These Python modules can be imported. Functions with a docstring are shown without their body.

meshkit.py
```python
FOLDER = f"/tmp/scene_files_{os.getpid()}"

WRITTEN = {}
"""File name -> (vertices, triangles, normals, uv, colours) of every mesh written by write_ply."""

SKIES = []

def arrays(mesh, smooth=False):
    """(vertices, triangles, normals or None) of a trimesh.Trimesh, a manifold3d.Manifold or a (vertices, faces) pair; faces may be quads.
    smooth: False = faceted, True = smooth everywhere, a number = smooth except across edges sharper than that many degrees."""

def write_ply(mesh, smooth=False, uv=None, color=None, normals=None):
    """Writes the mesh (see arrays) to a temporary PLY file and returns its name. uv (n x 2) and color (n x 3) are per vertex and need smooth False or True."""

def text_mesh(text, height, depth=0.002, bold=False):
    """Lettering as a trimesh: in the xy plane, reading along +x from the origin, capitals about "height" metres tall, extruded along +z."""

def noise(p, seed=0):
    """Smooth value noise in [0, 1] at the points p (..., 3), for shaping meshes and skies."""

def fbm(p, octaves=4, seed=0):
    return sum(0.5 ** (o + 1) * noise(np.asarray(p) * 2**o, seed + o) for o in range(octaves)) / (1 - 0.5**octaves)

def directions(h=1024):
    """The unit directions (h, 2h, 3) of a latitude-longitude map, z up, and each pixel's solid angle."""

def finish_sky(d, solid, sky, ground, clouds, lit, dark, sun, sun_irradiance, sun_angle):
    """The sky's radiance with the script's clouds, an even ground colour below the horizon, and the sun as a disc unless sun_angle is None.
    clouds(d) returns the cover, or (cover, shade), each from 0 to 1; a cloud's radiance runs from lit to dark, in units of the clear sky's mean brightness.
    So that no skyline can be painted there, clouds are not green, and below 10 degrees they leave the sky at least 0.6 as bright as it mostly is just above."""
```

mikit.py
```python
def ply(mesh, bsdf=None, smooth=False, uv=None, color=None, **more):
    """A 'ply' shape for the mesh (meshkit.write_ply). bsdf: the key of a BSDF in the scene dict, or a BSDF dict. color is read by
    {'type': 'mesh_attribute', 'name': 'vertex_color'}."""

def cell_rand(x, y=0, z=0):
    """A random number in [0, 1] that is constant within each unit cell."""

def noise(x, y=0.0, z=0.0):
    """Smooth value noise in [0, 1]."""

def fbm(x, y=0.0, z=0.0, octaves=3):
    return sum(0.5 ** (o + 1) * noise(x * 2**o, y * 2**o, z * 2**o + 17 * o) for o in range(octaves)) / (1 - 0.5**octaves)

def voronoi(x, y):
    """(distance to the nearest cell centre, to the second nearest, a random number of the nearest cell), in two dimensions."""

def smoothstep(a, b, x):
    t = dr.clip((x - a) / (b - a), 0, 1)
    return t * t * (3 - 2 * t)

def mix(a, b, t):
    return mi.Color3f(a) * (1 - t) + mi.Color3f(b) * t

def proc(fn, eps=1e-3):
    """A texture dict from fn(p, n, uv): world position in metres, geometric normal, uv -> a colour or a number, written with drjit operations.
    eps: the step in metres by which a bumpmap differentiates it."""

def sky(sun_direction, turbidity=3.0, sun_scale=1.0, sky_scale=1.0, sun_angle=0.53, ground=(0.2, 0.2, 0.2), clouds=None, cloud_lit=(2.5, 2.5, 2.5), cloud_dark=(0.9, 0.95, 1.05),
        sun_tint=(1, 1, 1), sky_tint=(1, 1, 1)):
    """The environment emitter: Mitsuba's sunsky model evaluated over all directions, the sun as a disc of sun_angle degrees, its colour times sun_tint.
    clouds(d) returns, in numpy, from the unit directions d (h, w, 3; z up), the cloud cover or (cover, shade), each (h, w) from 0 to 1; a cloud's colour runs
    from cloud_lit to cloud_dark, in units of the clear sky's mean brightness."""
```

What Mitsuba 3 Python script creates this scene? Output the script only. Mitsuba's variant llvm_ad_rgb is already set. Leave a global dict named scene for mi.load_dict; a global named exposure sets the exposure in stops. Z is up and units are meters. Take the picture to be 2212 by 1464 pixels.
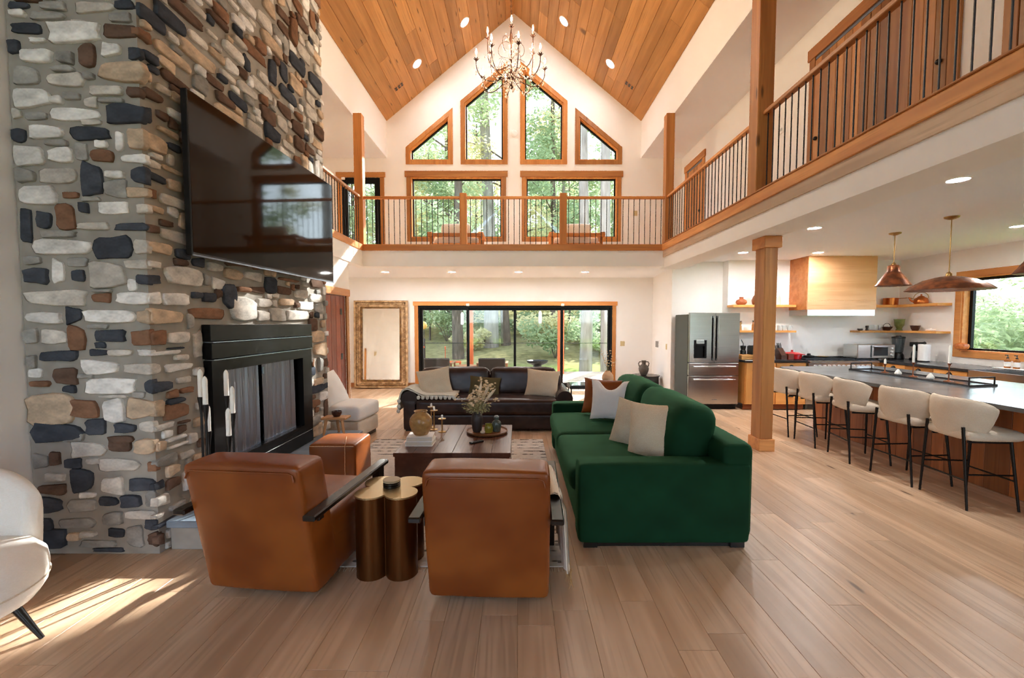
import math, random
import numpy as np, trimesh, drjit as dr, mitsuba as mi, manifold3d as m3
from shapely.geometry import Polygon, Point, box as sbox
from shapely import affinity
import mikit, meshkit
from mikit import noise, fbm, voronoi, cell_rand, smoothstep, mix, proc

T = mi.ScalarTransform4f
PI = math.pi
rng = random.Random(7)
nrg = np.random.default_rng(11)
scene, labels = {}, {}

# ---------------------------------------------------------------- camera, sky, exposure
PITCH = math.radians(3.0)
scene['camera'] = {
    'type': 'perspective', 'fov': 2 * math.degrees(math.atan(1106 / 940)), 'fov_axis': 'x', 'near_clip': 0.05, 'far_clip': 400.0,
    'principal_point_offset_x': -14 / 2212, 'principal_point_offset_y': -14.3 / 1464,
    'to_world': T().look_at(origin=[0, 0, 1.59], target=[0, math.cos(PITCH), 1.59 - math.sin(PITCH)], up=[0, 0, 1])}
SUN = [0.50, 1.0, 0.69]
scene['sky'] = mikit.sky(SUN, turbidity=3.0, sun_scale=0.5, sky_scale=1.0, sun_angle=1.0, ground=(0.25, 0.27, 0.18),
                         clouds=lambda d: 0.35 * np.ones(d.shape[:2]), cloud_lit=(1.9, 1.9, 1.95), cloud_dark=(1.6, 1.65, 1.75), sun_tint=(0.78, 1.0, 1.4), sky_tint=(0.93, 1.0, 1.08))
exposure = 5.0
LAMP = 1.0

# ---------------------------------------------------------------- helpers
def numbered(key):
    if key not in scene and key not in labels:
        return key
    k = 1
    while f'{key}_{k:03d}' in scene or f'{key}_{k:03d}' in labels:
        k += 1
    return f'{key}_{k:03d}'

POSE = [None]
def obj(name, mesh, mat, parent=None, smooth=False, rnd=None, label=None, cat=None, group=None, kind=None, tw=None, **more):
    key = numbered(parent + '__' + name if parent else name)
    uv = None
    if rnd is not None:
        if smooth is not True and smooth is not False:
            mesh = trimesh.graph.smooth_shade(mesh, angle=math.radians(smooth), facet_minarea=None); smooth = True
        if rnd is True:
            rnd = (rng.random(), rng.random())
        uv = np.tile(np.array(rnd, float), (len(mesh.vertices), 1))
    d = mikit.ply(mesh, mat, smooth=smooth, uv=uv, **more) if not isinstance(mesh, dict) else dict(mesh)
    tw = tw if tw is not None else POSE[0]
    if tw is not None:
        d['to_world'] = tw
    scene[key] = d
    say(key, label, cat, group, kind)
    return key

def say(key, label=None, cat=None, group=None, kind=None):
    e = {}
    if label: e['label'] = label
    if cat: e['category'] = cat
    if group: e['group'] = group
    if kind: e['kind'] = kind
    if e: labels[key] = e

def thing(name, label, cat, group=None, kind=None):
    key = numbered(name)
    say(key, label, cat, group, kind)
    return key

def struct(name, mesh, mat, label, rnd=(0.5, 0.5), smooth=False):
    return obj(name, mesh, mat, label=label, kind='structure', rnd=rnd, smooth=smooth)

def copy_parts(src, dst, tw):
    """The parts of the thing src again under dst, placed by tw."""
    for k in [k for k in scene if k.startswith(src + '__')]:
        scene[dst + k[len(src):]] = {**scene[k], 'to_world': tw}
        if k in labels:
            labels[dst + k[len(src):]] = dict(labels[k])

def pose(x=0, y=0, z=0, rz=0, s=1.0):
    return T().translate([x, y, z]).rotate([0, 0, 1], rz).scale([s, s, s])

# ---------------------------------------------------------------- shapes
def cat(*ms):
    ms = [m for q in ms for m in (q if isinstance(q, (list, tuple)) else [q])]
    return trimesh.util.concatenate(ms)

def mani(mf):
    m = mf.to_mesh()
    return trimesh.Trimesh(m.vert_properties[:, :3], m.tri_verts, process=False)

def hull(pts):
    return mani(m3.Manifold.hull_points(np.asarray(pts, float)))

def box(x0, x1, y0, y1, z0, z1):
    m = trimesh.creation.box(extents=[x1 - x0, y1 - y0, z1 - z0])
    m.apply_translation([(x0 + x1) / 2, (y0 + y1) / 2, (z0 + z1) / 2])
    return m

def bev(x0, x1, y0, y1, z0, z1, b=0.004):
    """A box with chamfered edges."""
    b = min(b, 0.45 * min(x1 - x0, y1 - y0, z1 - z0))
    p = []
    for x, sx in ((x0, 1), (x1, -1)):
        for y, sy in ((y0, 1), (y1, -1)):
            for z, sz in ((z0, 1), (z1, -1)):
                p += [(x, y + sy * b, z + sz * b), (x + sx * b, y, z + sz * b), (x + sx * b, y + sy * b, z)]
    return hull(p)

def plank(x0, x1, y0, y1, z0, z1, b=0.0025):
    """A board with its top edges eased, twenty triangles."""
    v = np.array([(x0, y0, z0), (x1, y0, z0), (x1, y1, z0), (x0, y1, z0), (x0, y0, z1 - b), (x1, y0, z1 - b), (x1, y1, z1 - b), (x0, y1, z1 - b),
                  (x0 + b, y0 + b, z1), (x1 - b, y0 + b, z1), (x1 - b, y1 - b, z1), (x0 + b, y1 - b, z1)])
    q = [(0, 1, 5, 4), (1, 2, 6, 5), (2, 3, 7, 6), (3, 0, 4, 7), (4, 5, 9, 8), (5, 6, 10, 9), (6, 7, 11, 10), (7, 4, 8, 11), (8, 9, 10, 11), (3, 2, 1, 0)]
    f = [t for a, b_, c, d in q for t in ((a, b_, c), (a, c, d))]
    return trimesh.Trimesh(v, f, process=False)

def extrude(poly, d):
    if poly.geom_type != 'Polygon':
        return cat([extrude(g, d) for g in poly.geoms])
    return trimesh.creation.extrude_polygon(poly, d, engine='earcut')

def xz(poly, y0, y1):
    """A polygon drawn in (x, z), made solid from y0 to y1."""
    m = extrude(poly, y1 - y0)
    v = np.array(m.vertices)
    r = trimesh.Trimesh(np.stack([v[:, 0], y0 + v[:, 2], v[:, 1]], 1), m.faces[:, ::-1], process=False)
    return r

def yz(poly, x0, x1):
    m = extrude(poly, x1 - x0)
    v = np.array(m.vertices)
    return trimesh.Trimesh(np.stack([x0 + v[:, 2], v[:, 0], v[:, 1]], 1), m.faces, process=False)

def xy(poly, z0, z1):
    m = extrude(poly, z1 - z0)
    m.apply_translation([0, 0, z0])
    return m

def lathe(prof, n=24, at=(0, 0, 0)):
    """A solid of revolution from (r, z) points running upwards on the outside (and back down inside where it is hollow)."""
    prof = [(max(r, 1e-5), z) for r, z in prof]
    k = len(prof)
    a = np.arange(n) * 2 * PI / n
    v = np.array([[(r * math.cos(t), r * math.sin(t), z) for t in a] for r, z in prof]).reshape(-1, 3)
    f = []
    for i in range(k - 1):
        for j in range(n):
            p, q = i * n + j, i * n + (j + 1) % n
            f += [(p, q, q + n), (p, q + n, p + n)]
    v = np.vstack([v, [(0, 0, prof[0][1]), (0, 0, prof[-1][1])]])
    for j in range(n):
        f += [(k * n, (j + 1) % n, j), (k * n + 1, (k - 1) * n + j, (k - 1) * n + (j + 1) % n)]
    m = trimesh.Trimesh(v + np.array(at, float), f, process=False)
    return m

def tube(pts, r, sides=8, closed=False):
    p = np.asarray(pts, float)
    t = np.gradient(p, axis=0) if not closed else np.roll(p, -1, 0) - np.roll(p, 1, 0)
    t /= np.linalg.norm(t, axis=1, keepdims=True) + 1e-12
    a = np.zeros_like(p)
    ref = np.array([0, 0, 1.0]) if abs(t[0, 2]) < 0.9 else np.array([1.0, 0, 0])
    for i in range(len(p)):
        ref = ref - t[i] * (ref @ t[i]); ref /= np.linalg.norm(ref) + 1e-12
        a[i] = ref
    b = np.cross(t, a)
    r = np.broadcast_to(r, (len(p),))
    ang = np.arange(sides) * 2 * PI / sides + PI / sides
    v = p[:, None] + r[:, None, None] * (np.cos(ang)[None, :, None] * a[:, None] + np.sin(ang)[None, :, None] * b[:, None])
    v = v.reshape(-1, 3)
    k = len(p)
    f = []
    for i in range(k if closed else k - 1):
        i2 = (i + 1) % k
        for j in range(sides):
            j2 = (j + 1) % sides
            f += [(i * sides + j, i * sides + j2, i2 * sides + j2), (i * sides + j, i2 * sides + j2, i2 * sides + j)]
    if not closed:
        v = np.vstack([v, p[:1], p[-1:]])
        for j in range(sides):
            f += [(len(v) - 2, (j + 1) % sides, j), (len(v) - 1, (k - 1) * sides + j, (k - 1) * sides + (j + 1) % sides)]
    return trimesh.Trimesh(v, f, process=False)

def arc(c, r, a0, a1, n, plane='xz'):
    t = np.linspace(a0, a1, n)
    p = np.zeros((n, 3))
    i, j = 'xyz'.index(plane[0]), 'xyz'.index(plane[1])
    p[:, i], p[:, j] = r * np.cos(t), r * np.sin(t)
    return p + np.array(c, float)

def move(m, x=0, y=0, z=0, rx=0, ry=0, rz=0, s=1):
    m = m.copy()
    M = trimesh.transformations.euler_matrix(math.radians(rx), math.radians(ry), math.radians(rz), 'sxyz')
    M[:3, :3] *= s
    M[:3, 3] = (x, y, z)
    m.apply_transform(M)
    return m

_cube = {}
def cube_grid(k):
    if k not in _cube:
        m = trimesh.creation.box(extents=[2, 2, 2])
        for _ in range(k):
            m = m.subdivide()
        m.merge_vertices()
        _cube[k] = (np.array(m.vertices), np.array(m.faces))
    return _cube[k]

def soft(x0, x1, y0, y1, z0, z1, r=0.05, puff=(0, 0, 0.0), k=4, wr=0.0, seed=0, freq=7.0):
    """An upholstered block: rounded edges, faces that swell by puff along x, y, z, and creases of height wr."""
    q, f = cube_grid(k)
    q = np.sin(q * PI / 2)
    h = np.array([x1 - x0, y1 - y0, z1 - z0]) / 2
    r = min(r, 0.95 * h.min())
    p = q * h
    inner = np.clip(p, -(h - r), h - r)
    d = p - inner
    L = np.linalg.norm(d, axis=1, keepdims=True)
    nrm = d / np.maximum(L, 1e-9)
    p = inner + nrm * r
    u = p / h
    for a in range(3):
        if puff[a]:
            b, c = (a + 1) % 3, (a + 2) % 3
            p[:, a] += puff[a] * u[:, a] * np.clip(1 - u[:, b] ** 2, 0, 1) ** .7 * np.clip(1 - u[:, c] ** 2, 0, 1) ** .7
    if wr:
        w = meshkit.fbm(p * freq + seed * 13.7 + 100, 3, seed) - 0.5
        p += nrm * (wr * 2 * w)[:, None]
    return trimesh.Trimesh(p + np.array([(x0 + x1) / 2, (y0 + y1) / 2, (z0 + z1) / 2]), f, process=False)

def pillow(w, h, t, seed=0, n=26, wr=0.008, pinch=0.09, chop=0.0):
    """A square cushion standing in the xz plane, its face towards -y, with pointed corners."""
    g = np.sin(np.linspace(-1, 1, n) * PI / 2)
    U, V = np.meshgrid(g, g, indexing='ij')
    th = t / 2 * np.clip((1 - np.abs(U) ** 2.4) * (1 - np.abs(V) ** 2.4), 0, 1) ** 0.55
    X = w / 2 * U * (1 - pinch * (1 - V ** 2) * U ** 2)
    Z = h / 2 * V * (1 - pinch * (1 - U ** 2) * V ** 2)
    Z = Z - chop * np.clip(1 - (U / .62) ** 2, 0, 1) ** 1.3 * np.clip(V, 0, 1) ** 2.2
    P = np.stack([X * 6 + seed * 9.1 + 50, Z * 6 + 50, 0 * X + seed], -1)
    w1 = (meshkit.fbm(P, 3, seed) - 0.5) * wr * 2
    w2 = (meshkit.fbm(P + 31, 3, seed + 5) - 0.5) * wr * 2
    edge = np.clip(th / (t * 0.25), 0, 1)
    A = np.stack([X, -(th + w1 * edge), Z], -1).reshape(-1, 3)
    B = np.stack([X, th + w2 * edge, Z], -1).reshape(-1, 3)
    f = []
    for i in range(n - 1):
        for j in range(n - 1):
            a, b, c, d = i * n + j, (i + 1) * n + j, (i + 1) * n + j + 1, i * n + j + 1
            f += [(a, b, c), (a, c, d), (a + n * n, c + n * n, b + n * n), (a + n * n, d + n * n, c + n * n)]
    m = trimesh.Trimesh(np.vstack([A, B]), f, process=False)
    m.merge_vertices()
    m.fix_normals()
    return m

def sphere(r, at=(0, 0, 0), k=2, s=(1, 1, 1)):
    m = trimesh.creation.icosphere(subdivisions=k, radius=r)
    m.apply_scale(s)
    m.apply_translation(at)
    return m

def leaves(centres, radii, n, size, seed):
    """n folded leaf sprays scattered in blobs."""
    r = np.random.default_rng(seed)
    k = r.integers(0, len(centres), n)
    d = r.normal(size=(n, 3)); d /= np.linalg.norm(d, axis=1, keepdims=True)
    c = np.asarray(centres)[k] + d * np.asarray(radii)[k] * (r.random((n, 1)) ** 0.45)
    u = r.normal(size=(n, 3)); u[:, 2] *= .5; u /= np.linalg.norm(u, axis=1, keepdims=True)
    w = r.normal(size=(n, 3)); w = np.cross(u, w); w /= np.linalg.norm(w, axis=1, keepdims=True)
    nn = np.cross(u, w)
    s = size * (0.6 + 0.8 * r.random((n, 1)))
    P = np.stack([c - u * s, c + w * s * .42 + nn * s * .15, c + u * s, c - w * s * .42 + nn * s * .15], 1).reshape(-1, 3)
    b = np.arange(n) * 4
    F = np.vstack([np.stack([b, b + 1, b + 2], 1), np.stack([b, b + 2, b + 3], 1)])
    return trimesh.Trimesh(P, F, process=False)

# ---------------------------------------------------------------- materials
def mat(name, d, two=True):
    scene[name] = {'type': 'twosided', 'b': d} if two else d
    return name

def rgb(*c):
    c = c[0] if len(c) == 1 else c
    return {'type': 'rgb', 'value': [float(x) for x in c]}

def hexc(s):
    """An sRGB hex colour as linear values."""
    v = [int(s[i:i + 2], 16) / 255 for i in (0, 2, 4)]
    return [x / 12.92 if x < 0.04045 else ((x + 0.055) / 1.055) ** 2.4 for x in v]

def pr(name, color, rough=0.5, metal=0.0, spec=0.5, two=True, **k):
    c = color if isinstance(color, dict) else rgb(hexc(color) if isinstance(color, str) else color)
    if 'eta' not in k: k['specular'] = spec
    return mat(name, {'type': 'principled', 'base_color': c, 'roughness': rough, 'metallic': metal, **k}, two)

def df(name, color):
    c = color if isinstance(color, dict) else rgb(hexc(color) if isinstance(color, str) else color)
    return mat(name, {'type': 'diffuse', 'reflectance': c})

def wood(name, cols, axis, rough=0.45, spec=0.4, fr=14.0, knots=0.0, spread=0.35):
    """Long grain along an axis; uv carries two random numbers of each board: its tone and its offset in the grain."""
    a, b, c = [hexc(x) for x in cols]
    ai = 'xyz'.index(axis)
    def fn(p, n, uv):
        q = [p.x, p.y, p.z]
        L = q[ai]
        s, t = [q[i] for i in range(3) if i != ai]
        o = uv.y * 57.0
        wob = noise(L * 0.9 + o, s * 3.0, t * 3.0) * 0.05
        g = fbm((s + wob) * fr + o, (t + wob) * fr, L * fr * 0.055 + o, 3)
        fine = noise((s + wob) * fr * 7 + o, t * fr * 7, L * fr * 0.25)
        col = mix(mix(a, b, smoothstep(0.25, 0.75, g)), c, smoothstep(0.55, 1.0, fine * 0.6 + g * 0.5) * 0.5)
        if knots:
            d, _, w = voronoi(L * 1.1 + o * 3, (s + t) * 5.0 + o)
            k = (1 - smoothstep(0.03, 0.11, d)) * dr.select(w < knots, 1.0, 0.0)
            col = mix(col, mi.Color3f(c) * 0.35, k * 0.8)
        return col * (1 - spread + 2 * spread * uv.x)
    return pr(name, proc(fn), rough, spec=spec)

WALL = df('paint_wall', 'f7f4f0')
CEILW = df('paint_ceiling', 'f6f6f7')
GREYW = df('paint_grey', 'dfe2e1')
FIRX = wood('fir_x', ('b8753f', 'd09052', 'a0612f'), 'x')
FIRY = wood('fir_y', ('b8753f', 'd09052', 'a0612f'), 'y')
FIRZ = wood('fir_z', ('b07038', 'c98a4b', '98592a'), 'z', knots=0.12)
CEILB = wood('cedar_board', ('a9743f', 'c08a52', '8c5a2c'), 'y', rough=0.5, fr=9, knots=0.3, spread=0.22)
FLOORW = wood('oak_floor', ('ae8e71', 'c8ab8f', '8f6e53'), 'y', rough=0.36, spec=0.8, fr=12, knots=0.04, spread=0.13)
DOORZ = wood('door_wood', ('a3683a', 'ba8450', '84532c'), 'z', rough=0.4)
CHERRY = wood('cherry_door', ('6b2c12', '853b1a', '4d1c0a'), 'z', rough=0.4)
CABZ = wood('cabinet_wood', ('d08f4c', 'dda35f', 'bb7836'), 'z', rough=0.4)
HOODX = wood('hood_wood', ('dba574', 'e6b68a', 'cb925e'), 'x', rough=0.4, spread=0.1)
ISLZ = wood('island_wood', ('8a4c24', 'a3602f', '6f3716'), 'z', rough=0.42)
WALNUT = wood('walnut_table', ('4a2c20', '5b392a', '33190f'), 'y', rough=0.28, spec=0.7)
BLACKW = pr('black_wood', '100e0e', 0.25, spec=.6)
BLACKM = pr('black_metal', '0c0c0d', 0.4, spec=0.5)
BLACKF = pr('black_frame', '050506', 0.34, spec=.22)
def steelfn(p, n, uv):
    return mi.Color3f(0.56, 0.55, 0.54) * (0.92 + 0.16 * noise(p.z * 260, p.x * 3, p.y * 3))
STEEL = pr('steel', proc(steelfn), 0.22, metal=1.0)
STEELD = pr('steel_side', '50544f', 0.45, metal=0.3)
BRASS = pr('brass', 'b08d57', 0.3, metal=1.0)
COPPER = pr('copper', 'c8753f', 0.28, metal=1.0)
def patina(p, n, uv):
    t = fbm(p.x * 14, p.y * 14, p.z * 14, 4)
    return mix(hexc('70432f'), hexc('a2603c'), smoothstep(0.35, 0.65, t))
PATINA = pr('patina_copper', proc(patina), 0.36, metal=0.75)
WHITEP = pr('white_plastic', 'f0eeea', 0.4)
WAX = pr('wax', 'f3f0e8', 0.5)
GLASSP = mat('pane_glass', {'type': 'thindielectric', 'int_ior': 1.5}, two=False)
GLASS = mat('solid_glass', {'type': 'dielectric', 'int_ior': 1.5}, two=False)
# ---------------------------------------------------------------- the room
G = 10.7                      # inner face of the gable wall
Y0 = -3.6                     # wall behind the camera
XL, XR, XC, ZE, ZA = -3.17, 2.95, -0.11, 6.43, 8.92
SL = (ZA - ZE) / 3.06
R5 = (0.5, 0.5)

def window(n, poly, y0, label, head=None):
    """A window in the gable wall: casing, jamb, black sash, pane."""
    k = thing(f'window_{n}', label, None, kind='structure')
    ins = lambda d: poly.buffer(-d, join_style=2)
    obj('casing', xz(poly.difference(ins(.095)), y0 - .024, y0), FIRZ, k, rnd=True)
    obj('jamb', xz(ins(.095).difference(ins(.118)), y0, y0 + .17), FIRZ, k, rnd=(.8, .3))
    obj('sash', xz(ins(.118).difference(ins(.145)), y0 + .10, y0 + .16), BLACKF, k)
    v, f = trimesh.creation.triangulate_polygon(ins(.145), engine='earcut')
    obj('pane', trimesh.Trimesh(np.stack([v[:, 0], 0 * v[:, 0] + y0 + .13, v[:, 1]], 1), f, process=False), GLASSP, k)
    if head:
        obj('head_casing', bev(*head, .004), FIRX, k, rnd=True)
    return ins(.095)

holes = []
tall = lambda s: Polygon([(XC + s * .15, 5.40), (XC + s * 1.28, 5.40), (XC + s * 1.28, 6.88), (XC + s * .15, 7.80)])
tri = lambda s: Polygon([(XC + s * 1.47, 5.40), (XC + s * 2.60, 5.40), (XC + s * 2.60, 5.80), (XC + s * 1.47, 6.72)])
low = lambda s: Polygon([(XC + s * .19, 3.56), (XC + s * 2.59, 3.56), (XC + s * 2.59, 5.20), (XC + s * .19, 5.20)])
holes.append(window(1, tall(-1), G, 'tall pointed gable window left of the chandelier'))
holes.append(window(2, tall(1), G, 'tall pointed gable window right of the chandelier'))
holes.append(window(3, tri(-1), G, 'small triangular gable window at the far left'))
holes.append(window(4, tri(1), G, 'small triangular gable window at the far right'))
holes.append(window(5, low(-1), G, 'wide loft window behind the railing, left of the middle', (XC - 2.63, XC - .15, G - .035, G, 5.10, 5.24)))
holes.append(window(6, low(1), G, 'wide loft window behind the railing, right of the middle', (XC + .15, XC + 2.63, G - .035, G, 5.10, 5.24)))
slider = sbox(-2.46, 0.0, 2.30, 2.01)
loftdoor = sbox(-4.27, 3.05, -3.34, 5.09)
gable = Polygon([(-5.1, -.15), (7.6, -.15), (7.6, 2.6), (4.2, 2.6), (4.2, 5.7), (3.15, 5.7), (3.15, 6.3), (XC, ZA + .05), (-3.4, 6.3), (-3.4, 5.7), (-5.1, 5.7)])
for hh in holes + [slider, loftdoor]:
    gable = gable.difference(hh)
struct('wall_back', xz(gable, G, G + .2), WALL, 'white gable wall with the windows and the sliding door')

# sliding door with four panels
k = thing('door_1', 'wide black framed sliding glass door under the loft', None, kind='structure')
obj('casing', bev(-2.55, -2.46, G - .024, G, 0, 2.01), FIRZ, k, rnd=True)
obj('casing', bev(2.30, 2.39, G - .024, G, 0, 2.01), FIRZ, k, rnd=True)
obj('head_casing', bev(-2.58, 2.42, G - .034, G, 2.01, 2.11), FIRX, k, rnd=True)
obj('frame', xz(slider.difference(sbox(-2.41, .03, 2.25, 1.955)), G - .005, G + .17), BLACKF, k)
xs = [-2.41, -1.25, -.09, 1.07, 2.25]
for i in range(4):
    a, b = xs[i] - (.02 if i else 0), xs[i + 1] + (.02 if i < 3 else 0)
    yy = G + (.04 if i in (0, 3) else .10)
    pl = sbox(a, .03, b, 1.955); inn = sbox(a + .05, .10, b - .05, 1.90)
    p = obj('panel', xz(pl.difference(inn), yy, yy + .045), BLACKF, k)
    obj('pane', trimesh.Trimesh([(a + .05, yy + .02, .10), (b - .05, yy + .02, .10), (b - .05, yy + .02, 1.90), (a + .05, yy + .02, 1.90)], [(0, 1, 2), (0, 2, 3)], process=False), GLASSP, p)
    if i in (0, 3):
        hx = b - .035 if i == 0 else a + .015
        obj('handle', bev(hx, hx + .02, yy - .03, yy, .93, 1.13), BLACKM, p)
# loft door
k = thing('door_2', 'black framed glass door on the left of the loft', None, kind='structure')
obj('casing', bev(-4.37, -4.27, G - .024, G, 3.05, 5.09), FIRZ, k, rnd=True)
obj('casing', bev(-3.34, -3.24, G - .024, G, 3.05, 5.09), FIRZ, k, rnd=True)
obj('head_casing', bev(-4.40, -3.21, G - .034, G, 5.09, 5.21), FIRX, k, rnd=True)
obj('leaf', xz(loftdoor.difference(sbox(-4.13, 3.2, -3.48, 4.95)), G + .01, G + .06), BLACKF, k)
obj('pane', trimesh.Trimesh([(-4.13, G + .04, 3.2), (-3.48, G + .04, 3.2), (-3.48, G + .04, 4.95), (-4.13, G + .04, 4.95)], [(0, 1, 2), (0, 2, 3)], process=False), GLASSP, k)
obj('handle', bev(-4.2, -4.18, G - .04, G + .01, 3.95, 4.15), BLACKM, k)

# floors
struct('floor', box(-5.1, 7.6, Y0 - .2, G + .2, -.16, -.012), FLOORW, 'oak plank floor')
pw = 0.195
row = 0
x = -3.32
while x < 7.39:
    y = 0.7 - rng.random() * 1.6 if x < 3.3 else 2.0 - rng.random() * 1.6
    xe = min(x + pw, 7.39)
    ymax = 10.69 if x < 3.05 else 7.9
    while y < ymax:
        ye = min(y + rng.choice([1.5, 1.8, 2.1, 2.4]), ymax)
        if ymax - ye < .4: ye = ymax
        if not (x + pw < -2.5 and ye < 5.6 and y > 2.9) and not (x + pw < -3.0 and 2.9 < ye < 7.6):
            obj('plank', plank(x + .0006, xe - .0006, y + .0006, ye - .0006, -.012, 0, .0012), FLOORW, 'floor', rnd=True)
        y = ye
    x += pw
struct('floor_loft', cat(box(-5.0, 2.76, 8.42, G, 2.72, 3.05), box(2.76, 4.1, Y0, G, 2.84, 3.05), box(-5.0, -3.0, 5.66, 8.42, 2.72, 3.05), box(-5.0, -3.36, 2.95, 5.66, 2.72, 3.05)), FLOORW, 'loft and gallery floor')

# ceilings
ca, sa = 3.06 / math.hypot(3.06, ZA - ZE), (ZA - ZE) / math.hypot(3.06, ZA - ZE)
SLEN = math.hypot(3.06, ZA - ZE)
def slope_local(m, side):
    """(u along the slope from the eave, y, w towards the room) onto the slope on one side of the ridge."""
    v = np.array(m.vertices)
    ex, nx = (ca, sa) if side < 0 else (-ca, -sa)
    ox = XL if side < 0 else XR
    P = np.stack([ox + v[:, 0] * ex + v[:, 2] * nx, v[:, 1], ZE + v[:, 0] * sa - v[:, 2] * ca], 1)
    return trimesh.Trimesh(P, m.faces[:, ::-1] if side < 0 else m.faces, process=False)
struct('ceiling', cat(*[slope_local(box(-.3, SLEN + .02, Y0 - .1, G + .1, -.2, 0), s) for s in (-1, 1)]), CEILB, 'cedar board ceiling of the hall, rising to a ridge')
nb = 16
bw = SLEN / nb
for s in (-1, 1):
    for i in range(nb):
        y = -.5 - rng.random() * 2.5
        while y < G:
            ye = min(y + rng.choice([2.4, 3.0, 3.6, 4.2, 4.8]), G)
            if G - ye < .5: ye = G
            if ye > 2.0:
                obj('board', slope_local(plank(i * bw + .0022, (i + 1) * bw - .0022, y + .0015, ye - .0015, 0.0005, .018, .004), s), CEILB, 'ceiling', rnd=True)
            y = ye
struct('ceiling_kitchen', box(2.9, 7.5, Y0, 8.8, 2.80, 2.84), CEILW, 'flat white ceiling over the kitchen')
struct('ceiling_under_loft', box(-5.0, 3.4, 8.42, G, 2.69, 2.72), CEILW, 'flat white ceiling under the loft')
struct('ceiling_gallery_right', box(2.95, 4.1, Y0, G, 5.55, 5.65), CEILW, 'flat white ceiling over the right gallery')
struct('ceiling_gallery_left', cat(box(-5.1, -3.36, 2.8, G, 5.55, 5.65), box(-3.36, -3.17, 5.66, G, 5.55, 5.65)), CEILW, 'flat white ceiling over the left gallery')

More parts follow.
